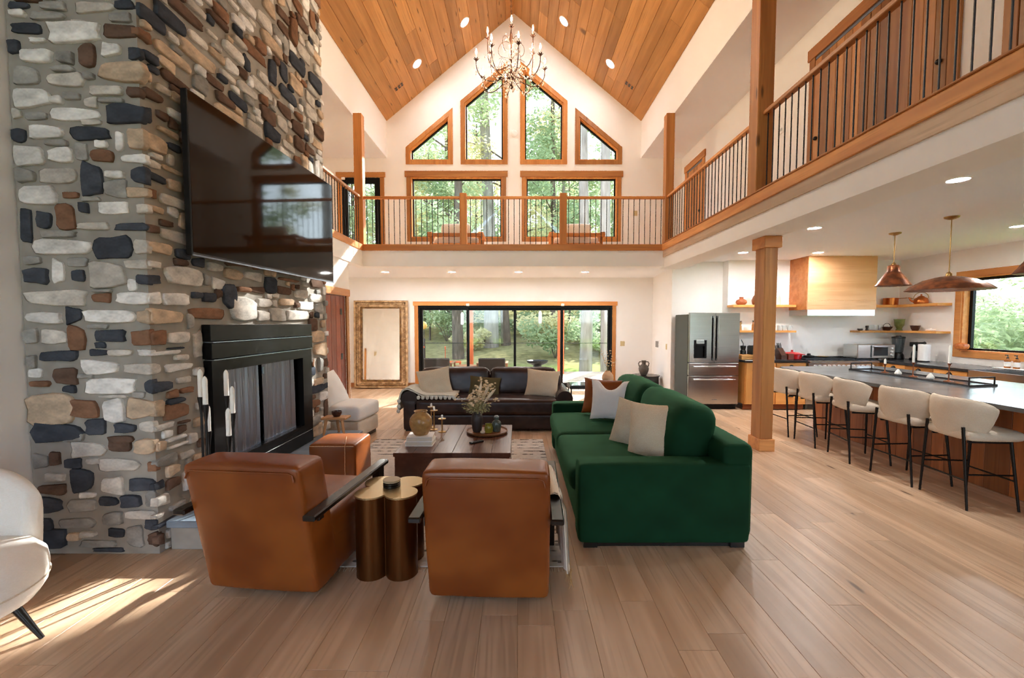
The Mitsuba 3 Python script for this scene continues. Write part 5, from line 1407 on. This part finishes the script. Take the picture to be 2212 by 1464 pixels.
# mirror
GILT = pr('gilt', leatherf('a07a50', 'dcbd94', 14), 0.45, metal=0.2)
k = thing('mirror', 'tall floor mirror in a carved gilt frame left of the sliding door', 'mirror')
mz = lambda d: sbox(-3.985 + d, .012 + d, -2.695 - d, 2.125 - d)
for d0, d1, y0, y1, mt in ((0, .04, 10.50, 10.60, GILT), (.04, .11, 10.53, 10.60, pr('gilt_dark', leatherf('57391f', '94703f', 20), .5, metal=.3)), (.15, .19, 10.52, 10.60, 'gilt_dark')):
    obj('moulding', xz(mz(d0).difference(mz(d1)), y0, y1), mt, k)
obj('bead_band', xz(mz(.11).difference(mz(.15)), 10.535, 10.60), GILT, k)
beads = []
for a, b, c, d in ((-3.905, .10, -3.905, 2.04), (-2.775, .10, -2.775, 2.04), (-3.89, .095, -2.79, .095), (-3.89, 2.042, -2.79, 2.042)):
    n = int(math.hypot(c - a, d - b) / .03)
    for i in range(n + 1):
        t = i / n
        bx, bz = a + (c - a) * t, b + (d - b) * t
        wv = abs(c - a) > .1
        beads.append(bev(bx - (.010 if wv else .028), bx + (.010 if wv else .028), 10.512, 10.54, bz - (.028 if wv else .010), bz + (.028 if wv else .010), .005))
obj('carving', cat(beads), GILT, k, kind='stuff')
obj('glass', box(-3.80, -2.88, 10.555, 10.56, .195, 1.945), mat('mirror_glass', {'type': 'conductor', 'material': 'Ag'}), k)
obj('backing', box(-3.95, -2.73, 10.60, 10.62, .05, 2.09), BLACKW, k)
for k_, in [(k,)]:
    tilt = T().translate([0, 10.6, 0]).rotate([1, 0, 0], -2.2).translate([0, -10.62, 0])
    for q in list(scene):
        if q.startswith(k_ + '__'): scene[q]['to_world'] = tilt

k = thing('wood_strip', 'narrow upright wooden board that shows at the left in the floor mirror', 'board')
obj('strip', bev(-4.74, -4.69, 7.745, 7.765, 0, 1.02, .003), FIRZ, k, rnd=True)

# loft lounge chairs
FIRB = FIRX
def lounge(x, label, w):
    k = thing('lounge_chair', label, 'lounge chair', 'low wooden lounge chairs in the loft')
    for s in (-1, 1):
        obj('armrest', bev(x + s * w / 2 - .05, x + s * w / 2 + .05, 9.45, 10.35, 3.50, 3.54, .006), FIRY, k, rnd=True)
        obj('leg', bev(x + s * (w / 2 - .02) - .03, x + s * (w / 2 - .02) + .03, 9.5, 9.57, 3.052, 3.50, .005), FIRZ, k, rnd=True)
        obj('leg', bev(x + s * (w / 2 - .02) - .03, x + s * (w / 2 - .02) + .03, 10.2, 10.27, 3.052, 3.50, .005), FIRZ, k, rnd=True)
    obj('back_rail', bev(x - w / 2 - .05, x + w / 2 + .05, 9.42, 9.50, 3.44, 3.51, .006), FIRX, k, rnd=True)
    obj('seat_rail', bev(x - w / 2, x + w / 2, 10.24, 10.30, 3.26, 3.36, .006), FIRX, k, rnd=True)
    obj('seat_frame', bev(x - w / 2 + .02, x + w / 2 - .02, 9.5, 10.24, 3.27, 3.31, .006), FIRX, k, rnd=True)
    obj('seat_cushion', soft(x - w / 2 + .06, x + w / 2 - .06, 9.58, 10.24, 3.31, 3.45, .05, (0, 0, .02), 3), LINENW, k, smooth=True)
    obj('back_cushion', move(soft(-.31, .31, -.07, .07, -.17, .17, .06, (.01, .02, .01), 3), x + .0, 9.60, 3.56, rx=12), LINENW, k, smooth=True)
lounge(-1.36, 'low wooden lounge chair with white cushions behind the left part of the loft railing', 1.1)
lounge(1.26, 'low wooden lounge chair with white cushions behind the right half of the loft railing', 1.1)

# chandelier
RUST = pr('rust_iron', '4d2c1b', .45, metal=.5)
CRYS = pr('crystal', 'f6e9dc', .05, spec=1.0, metal=.0, clearcoat=1.0)
BULB = df('bulb_glass', 'fff2dd')
ch = thing('chandelier', 'rust iron chandelier with candle bulbs and strings of crystal drops', 'chandelier')
hx, hy = -.105, 6.5
obj('stem', lathe([(.012, 4.98), (.03, 5.0), (.012, 5.05), (.014, 5.18), (.022, 5.25), (.013, 5.32), (.013, 5.55), (.024, 5.62), (.03, 5.68), (.018, 5.74), (.008, 5.80)], 16, (hx, hy, 0)), RUST, ch, smooth=True)
obj('chain', cat([tube(arc((hx, hy, 5.81 + i * .036), .013, 0, 2 * PI, 9, 'xz' if i % 2 else 'yz'), .003, 5) for i in range(86)]), RUST, ch, kind='stuff')
obj('ceiling_cup', lathe([(.02, 8.83), (.06, 8.85), (.07, 8.90)], 20, (hx, hy, 0)), RUST, ch, smooth=True)
obj('hub', sphere(.062, (hx, hy, 5.165), 3, (1, 1, .85)), RUST, ch, smooth=True)
drops = []
dq = np.random.default_rng(3)
bulbs = []
for tier, (n, R_, z0, zt, off) in enumerate(((8, .50, 5.10, 5.33, .2), (6, .37, 5.25, 5.60, .55))):
    for i in range(n):
        a = off + 2 * PI * i / n
        c_, s_ = math.cos(a), math.sin(a)
        rr = R_ * (1 + .06 * math.sin(i * 2.3)); dz = .03 * math.sin(i * 1.7)
        pts = [(hx + r * c_, hy + r * s_, z + dz * r / rr) for r, z in ((.03, z0 + .06), (.3 * rr, z0 - .01), (.62 * rr, z0 - .055), (.86 * rr, z0 - .01), (.98 * rr, z0 + .09), (rr, zt - .02))]
        t0 = np.linspace(0, 1, len(pts)); tt = np.linspace(0, 1, 18)
        from scipy.interpolate import CubicSpline
        sp = CubicSpline(t0, np.array(pts))(tt)
        arm = obj('arm', tube(sp, .006, 6), RUST, ch, smooth=True)
        bx, by, bz = sp[-1]
        pet = [move(hull([(0, -.004, 0), (0, .004, 0), (.028, -.011, .012), (.028, .011, .012), (.046, 0, .022), (.02, 0, -.002)]), bx, by, bz, rz=60 * q) for q in range(6)]
        obj('flower_cup', cat(pet, lathe([(.004, -.02), (.014, -.01), (.014, .012), (.01, .014)], 10, (bx, by, bz))), RUST, arm)
        obj('candle_sleeve', lathe([(.009, .012), (.009, .075), (.006, .078)], 12, (bx, by, bz)), WAX, arm, smooth=40)
        obj('bulb', lathe([(.005, .078), (.013, .095), (.015, .11), (.009, .135), (.002, .16)], 10, (bx, by, bz)), BULB, arm, smooth=True, emitter={'type': 'area', 'radiance': rgb([c * 22 * LAMP for c in (1.0, .78, .52)])})
        for q in range(26):
            p_ = sp[2 + int(dq.random() * 14)] + dq.normal(size=3) * [.022, .022, .02] - [0, 0, .01]
            drops.append(sphere(.0065 + .004 * dq.random(), p_, 1, (1, 1, 1.4)))
for q in range(150):
    a = dq.random() * 6.28; r = .02 + .15 * dq.random()
    drops.append(sphere(.007 + .004 * dq.random(), (hx + r * math.cos(a), hy + r * math.sin(a), 4.93 + .30 * dq.random() + r * .6), 1, (1, 1, 1.4)))
for q in range(70):
    a = dq.random() * 6.28; r = .03 + .12 * dq.random()
    drops.append(sphere(.006, (hx + r * math.cos(a), hy + r * math.sin(a), 5.25 + .45 * dq.random()), 1, (1, 1, 1.3)))
obj('crystals', cat(drops), CRYS, ch, kind='stuff')
for i in range(5):
    a = i * 1.256 + .3
    loop = np.array([(hx + (.10 + .10 * math.cos(t)) * math.cos(a), hy + (.10 + .10 * math.cos(t)) * math.sin(a), 5.55 + .11 * math.sin(t)) for t in np.linspace(-1.2, 3.6, 18)])
    obj('scroll', tube(loop, .004, 5), RUST, ch, smooth=True)
tw = []
for i in range(40):
    a = dq.random() * 6.28; r0, r1 = .05, .10 + .14 * dq.random(); z0 = 5.0 + .5 * dq.random()
    tw.append(tube([(hx + r0 * math.cos(a), hy + r0 * math.sin(a), z0), (hx + r1 * math.cos(a + .3), hy + r1 * math.sin(a + .3), z0 + .05 * dq.normal()), (hx + (r1 + .05) * math.cos(a + .5), hy + (r1 + .05) * math.sin(a + .5), z0 - .06)], .0025, 4))
obj('twigs', cat(tw), RUST, ch, kind='stuff')

# small things on the gable wall
k = thing('smoke_detector', 'small white round detector on the gable wall between the tall windows', 'smoke detector')
obj('dome', move(lathe([(.085, 0), (.085, .012), (.07, .03), (.03, .038)], 26), -.10, G, 6.13, rx=90), WHITEP, k, smooth=40)
for x, z, nm in ((-1.24, 2.03, 'sliding door, left one'), (1.08, 2.03, 'sliding door, right one'), (-4.22, 5.06, 'loft glass door')):
    k = thing('door_sensor', f'tiny white sensor at the head of the {nm}', 'sensor')
    obj('body', bev(x - .04, x + .04, G - .045, G - .006, z - .03, z + .03, .008), WHITEP, k)
# ---------------------------------------------------------------- outdoors
def leafmat(name, c, t):
    return mat(name, {'type': 'principledthin', 'base_color': rgb(hexc(c)), 'roughness': 0.6, 'spec_trans': 0.0, 'diff_trans': t, 'eta': 1.4}, two=False)
LEAVES = [leafmat('leaf_green', 'bccaa0', 1.0), leafmat('leaf_yellow', 'd8d3a6', 1.0), leafmat('leaf_deep', '9db089', 0.9)]
def barkf(p, n, uv):
    t = fbm(p.x * 9, p.y * 9, p.z * 1.6, 3)
    return mix(hexc('6e675f'), hexc('b3aca3'), t)
BARK = df('bark', proc(barkf))
def barkd(p, n, uv):
    t = fbm(p.x * 12, p.y * 12, p.z * 2.2, 3)
    return mix(hexc('3c352e'), hexc('7d7164'), t)
BARKD = df('bark_dark', proc(barkd))
def groundf(p, n, uv):
    t = smoothstep(16.0, 21.0, p.y + 5 * fbm(p.x * .35, p.y * .35, 0, 2))
    g = mix(hexc('6d8a45'), hexc('94ab5c'), fbm(p.x * 2.2, p.y * 2.2, 1, 3))
    l = mix(hexc('6f6a48'), hexc('a39a70'), fbm(p.x * 5, p.y * 5, 2, 3))
    return mix(g, l, t)
GROUND = df('ground', proc(groundf))

def gz(x, y):
    t = np.clip((np.asarray(y, float) - 15) / 32, 0, 1)
    return -0.28 + 3.2 * t * t * (3 - 2 * t) + 0.25 * np.sin(np.asarray(x) * .31 + 1) * np.clip((np.asarray(y) - 15) / 10, 0, 1)
gx, gy = np.meshgrid(np.linspace(-45, 45, 61), np.concatenate([np.linspace(-30, 10, 9), np.linspace(11.5, 70, 52)]), indexing='ij')
v = np.stack([gx, gy, gz(gx, gy)], -1).reshape(-1, 3)
ny = gx.shape[1]
f = [t for i in range(gx.shape[0] - 1) for j in range(ny - 1) for t in ((i * ny + j, (i + 1) * ny + j, (i + 1) * ny + j + 1), (i * ny + j, (i + 1) * ny + j + 1, i * ny + j + 1))]
obj('lawn', trimesh.Trimesh(v, f, process=False), GROUND, smooth=True, label='green lawn running up into leaf-covered forest ground', cat='lawn')

def tree(x, y, r, h, label, group=None, n=3000, lo=.3, spread=3.0, leaf=0, dark=False, size=.2, lean=0.0):
    z0 = float(gz(x, y)) - .15
    q = np.random.default_rng(int(abs(x * 131 + y * 977)) + 5)
    k = thing('tree', label, 'tree', group)
    t = np.linspace(0, 1, 9)
    px = x + lean * t * h + np.cumsum(q.normal(size=9)) * .05 * (t > 0)
    py = y + np.cumsum(q.normal(size=9)) * .05
    tr = np.stack([px, py, z0 + t * h], 1)
    obj('trunk', tube(tr, r * (1.08 - .75 * t) + .12 * r * (t == 0), 10), BARKD if dark else BARK, k, smooth=True)
    cs, rs, bm = [], [], []
    for i in range(9):
        tt = lo + (1 - lo) * (i + .5) / 9
        a = q.random() * 6.28
        base = np.array([np.interp(tt, t, tr[:, c]) for c in range(3)])
        L = spread * (1.1 - .7 * tt) * (.6 + .7 * q.random())
        tip = base + np.array([math.cos(a) * L, math.sin(a) * L, .35 * L])
        bm.append(tube([base, base + (tip - base) * .5 + [0, 0, .1 * L], tip], [r * .22, r * .14, r * .05], 5))
        cs += [tip, base + (tip - base) * .6]; rs += [[1.25, 1.25, .8], [1.0, 1.0, .7]]
    obj('branches', cat(bm), BARKD if dark else BARK, k, smooth=True)
    obj('leaves', leaves(cs, rs, n, size, int(q.integers(1e6))), LEAVES[leaf], k, kind='stuff')

tree(-1.45, 23, .36, 24, 'thick pale trunk seen through the second pane of the sliding door', n=3500, lo=.45, size=.13, lean=-.05)
tree(2.5, 16.2, .21, 21, 'pale leaning trunk near the house, seen through the right pane of the sliding door', n=2400, size=.12, lo=.5, lean=-.012)
tree(3.12, 15.3, .20, 22, 'pale straight trunk at the right edge of the sliding door', n=2400, size=.12, lo=.5)
tree(-2.75, 20, .24, 17, 'dark trunk seen through the left pane of the sliding door', n=3500, lo=.25, dark=True, size=.12)
WOODS = 'trees of the forest behind the house'
wq = random.Random(4)
for i in range(26):
    y = 22 + 26 * wq.random() ** 1.2
    x = (wq.random() * 2 - 1) * (.52 * y + 2) + .4
    if min(abs(x + 1.45 * y / 23), 9) < .25: x += 1.0
    q_ = x - .5 * (y - 10.7)
    if abs(q_) < 4.2: x += 4.5 - q_ if q_ > 0 else -4.5 - q_
    tree(x, y, .1 + .13 * wq.random(), 13 + 9 * wq.random(), 'slender forest tree behind the house', WOODS, n=4200, lo=.14 + .2 * wq.random(), spread=3.4, leaf=wq.choice([0, 0, 1, 2]), dark=i % 2 == 0, size=.13)
for i in range(9):
    x = 13.5 + 13 * wq.random(); y = -1 + 22 * wq.random()
    tree(x, y, .12 + .12 * wq.random(), 14 + 7 * wq.random(), 'tree with light leaves outside the kitchen window', 'trees outside the kitchen window', n=4000, lo=.12, spread=3.2, leaf=wq.choice([0, 0, 1, 2]), dark=i % 3 == 0, size=.12)
def shrub(x, y, s, label, group, n=1500, leaf=0, size=.11):
    k = thing('shrub', label, 'shrub', group)
    z = float(gz(x, y))
    q = np.random.default_rng(int(abs(x * 77 + y * 313)))
    st = [tube([(x, y, z - .1), (x + a * .4, y + b * .4, z + s * .5), (x + a, y + b, z + s * .95)], [.02, .014, .006], 4) for a, b in (q.random((6, 2)) - .5) * s * 1.3]
    obj('stems', cat(st), BARKD, k)
    cs = [(x + a, y + b, z + c) for a, b, c in zip((q.random(7) - .5) * s * 1.5, (q.random(7) - .5) * s * 1.2, s * (.3 + .65 * q.random(7)))]
    obj('leaves', leaves(cs, [[s * .45, s * .45, s * .28]] * 7, n, size, int(q.integers(1e6))), LEAVES[leaf], k, kind='stuff')
for i in range(22):
    y = 18 + 14 * wq.random(); x = (wq.random() * 2 - 1) * (.3 * y + 1)
    shrub(x, y, .9 + .9 * wq.random(), 'leafy green undergrowth shrub at the forest edge', 'shrubs at the forest edge', leaf=wq.choice([0, 2, 2, 1]))
for i in range(9):
    shrub(10.5 + 4 * wq.random(), 3.5 + 11 * wq.random(), 1.6 + 1.2 * wq.random(), 'light green shrub outside the kitchen window', 'shrubs outside the kitchen window', n=5000, leaf=wq.choice([0, 0, 2]), size=.08)

for i in range(30):
    y = 25 + 22 * wq.random(); x = (wq.random() * 2 - 1) * (.24 * y + 1)
    tree(x, y, .05 + .06 * wq.random(), 9 + 6 * wq.random(), 'thin young tree deep in the forest behind the house', 'young trees deep in the forest', n=2200, lo=.06, spread=1.9, leaf=wq.choice([0, 1, 2, 2]), dark=True, size=.13)

# patio furniture and posts
DECK = wood('deck_board', ('9a8b7a', 'b3a491', '7d6f60'), 'x', .7)
k = thing('deck', 'pale wooden deck outside the sliding door', 'deck')
obj('frame', box(-6, 6.2, 10.95, 14.6, -.3, -.08), DECK, k, rnd=R5)
for i in range(24):
    y = 10.95 + i * .152
    obj('board', plank(-6, 6.2, y + .003, y + .149, -.08, -.05), DECK, k, rnd=True)
ORNG = wood('orange_post', ('b5502a', 'c9683a', '98401c'), 'z')
for x, nm in ((-1.56, 'left'), (1.36, 'right')):
    k = thing('porch_post', f'orange stained porch post outside the sliding door, {nm} one', 'post', 'porch posts')
    obj('timber', bev(x - .10, x + .10, 13.9, 14.1, -.05, 2.75, .01), ORNG, k, rnd=R5)
k = thing('porch_roof', 'underside of the low porch roof edge outside', 'roof')
obj('beam', bev(-6, 6.2, 13.88, 14.12, 2.75, 3.0, .01), ORNG, k, rnd=R5)
k = thing('cable_railing', 'thin cable deck railing outside', 'railing')
obj('cable', cat(*[tube([(-6, 14.4, z), (6.2, 14.4, z)], .006 if z < .8 else .012, 5) for z in (.92,)]), BLACKM, k)
for x in (-6, -3.6, 3.6, 6.2): obj('post', bev(x - .03, x + .03, 14.37, 14.43, -.05, .94, .004), BLACKM, k)
DKCH = pr('patio_sling', '2d241c', .7)
TEAK = wood('teak', ('7d5638', '96694a', '5f3f28'), 'y', .5)
for x, nm in ((-2.22, 'left'), (-.72, 'right')):
    k = thing('patio_chair', f'dark brown patio armchair on the deck, {nm} of the pair', 'chair', 'dark patio chairs')
    POSE[0] = pose(x, 12.1, -.05, 180)
    obj('back', move(bev(-.36, .36, -.03, .03, 0, .42, .02), 0, .32, .28, rx=-14), DKCH, k)
    obj('seat', bev(-.34, .34, -.35, .34, .30, .40, .02), DKCH, k)
    for s in (-1, 1):
        obj('armrest', bev(s * .39 - .035, s * .39 + .035, -.36, .38, .52, .55, .005), TEAK, k, rnd=True)
        for y in (-.32, .33): obj('leg', bev(s * .39 - .025, s * .39 + .025, y - .025, y + .025, 0, .52, .004), TEAK, k, rnd=True)
    POSE[0] = None
k = thing('patio_table', 'low round patio table between the dark patio chairs', 'table')
obj('top', lathe([(.30, .36), (.31, .365), (.31, .385), (.30, .39)], 32, (-1.48, 12.3, 0)), TEAK, k, rnd=R5, smooth=40)
obj('leg', cat(*[tube([(-1.48 + .2 * math.cos(a), 12.3 + .2 * math.sin(a), -.05), (-1.48 + .12 * math.cos(a), 12.3 + .12 * math.sin(a), .36)], .018, 8) for a in (0, 2.1, 4.2)]), TEAK, k, rnd=R5)
k = thing('patio_bowl', 'low black bowl on a stand on the deck', 'fire bowl')
obj('bowl', lathe([(.10, -.05), (.12, .0), (.12, .36), (.30, .44), (.31, .50), (.28, .50), (.2, .42)], 28, (.55, 12.6, 0)), BLACKM, k, smooth=50)
for x, y, rz, nm in ((-3.15, 13.5, 20, 'left'), (-2.05, 13.6, 100, 'right')):
    k = thing('garden_chair', f'orange slatted garden chair at the edge of the deck, {nm} one', 'chair', 'orange garden chairs')
    POSE[0] = pose(x, y, -.05, rz)
    obj('seat', bev(-.25, .25, -.25, .25, .40, .43, .006), ORNG, k, rnd=R5)
    for i in range(6): obj('slat', bev(-.23 + i * .08, -.18 + i * .08, .23, .25, .43, .86, .004), ORNG, k, rnd=True)
    obj('top_rail', bev(-.26, .26, .22, .26, .84, .90, .006), ORNG, k, rnd=R5)
    for a in (-.22, .22):
        for b in (-.22, .22): obj('leg', bev(a - .02, a + .02, b - .02, b + .02, 0, .40, .004), ORNG, k, rnd=R5)
    POSE[0] = None
k = thing('patio_lamp', 'black lamp post with a round yellow lantern beyond the deck', 'lamp post')
obj('pole', tube([(-3.25, 15.0, -.3), (-3.25, 15.0, 1.05)], .035, 10), BLACKM, k, smooth=True)
obj('lantern', sphere(.12, (-3.27, 15.0, 1.50), 2, (1, 1, 1.15)), pr('paper_lantern', 'e3b060', .6), k, smooth=True)
obj('bracket', tube([(-3.25, 15.0, 1.05), (-3.25, 15.0, 1.38)], .012, 8), BLACKM, k)
for x, z in ((-1.35, 1.98), (.52, 2.02)):
    k = thing('wind_chime', 'pale hanging bird feeder under the porch beam' + (' near the left post' if x < 0 else ' in the middle'), 'bird feeder', 'hanging bird feeders')
    obj('body', lathe([(.03, z - .45), (.05, z - .42), (.05, z - .12), (.02, z - .06)], 14, (x * 1.3, 13.6, 0)), WHITEP, k, smooth=40)
    obj('cord', tube([(x * 1.3, 13.6, z - .06), (x * 1.3, 13.9, 2.76)], .004, 5), BLACKM, k)
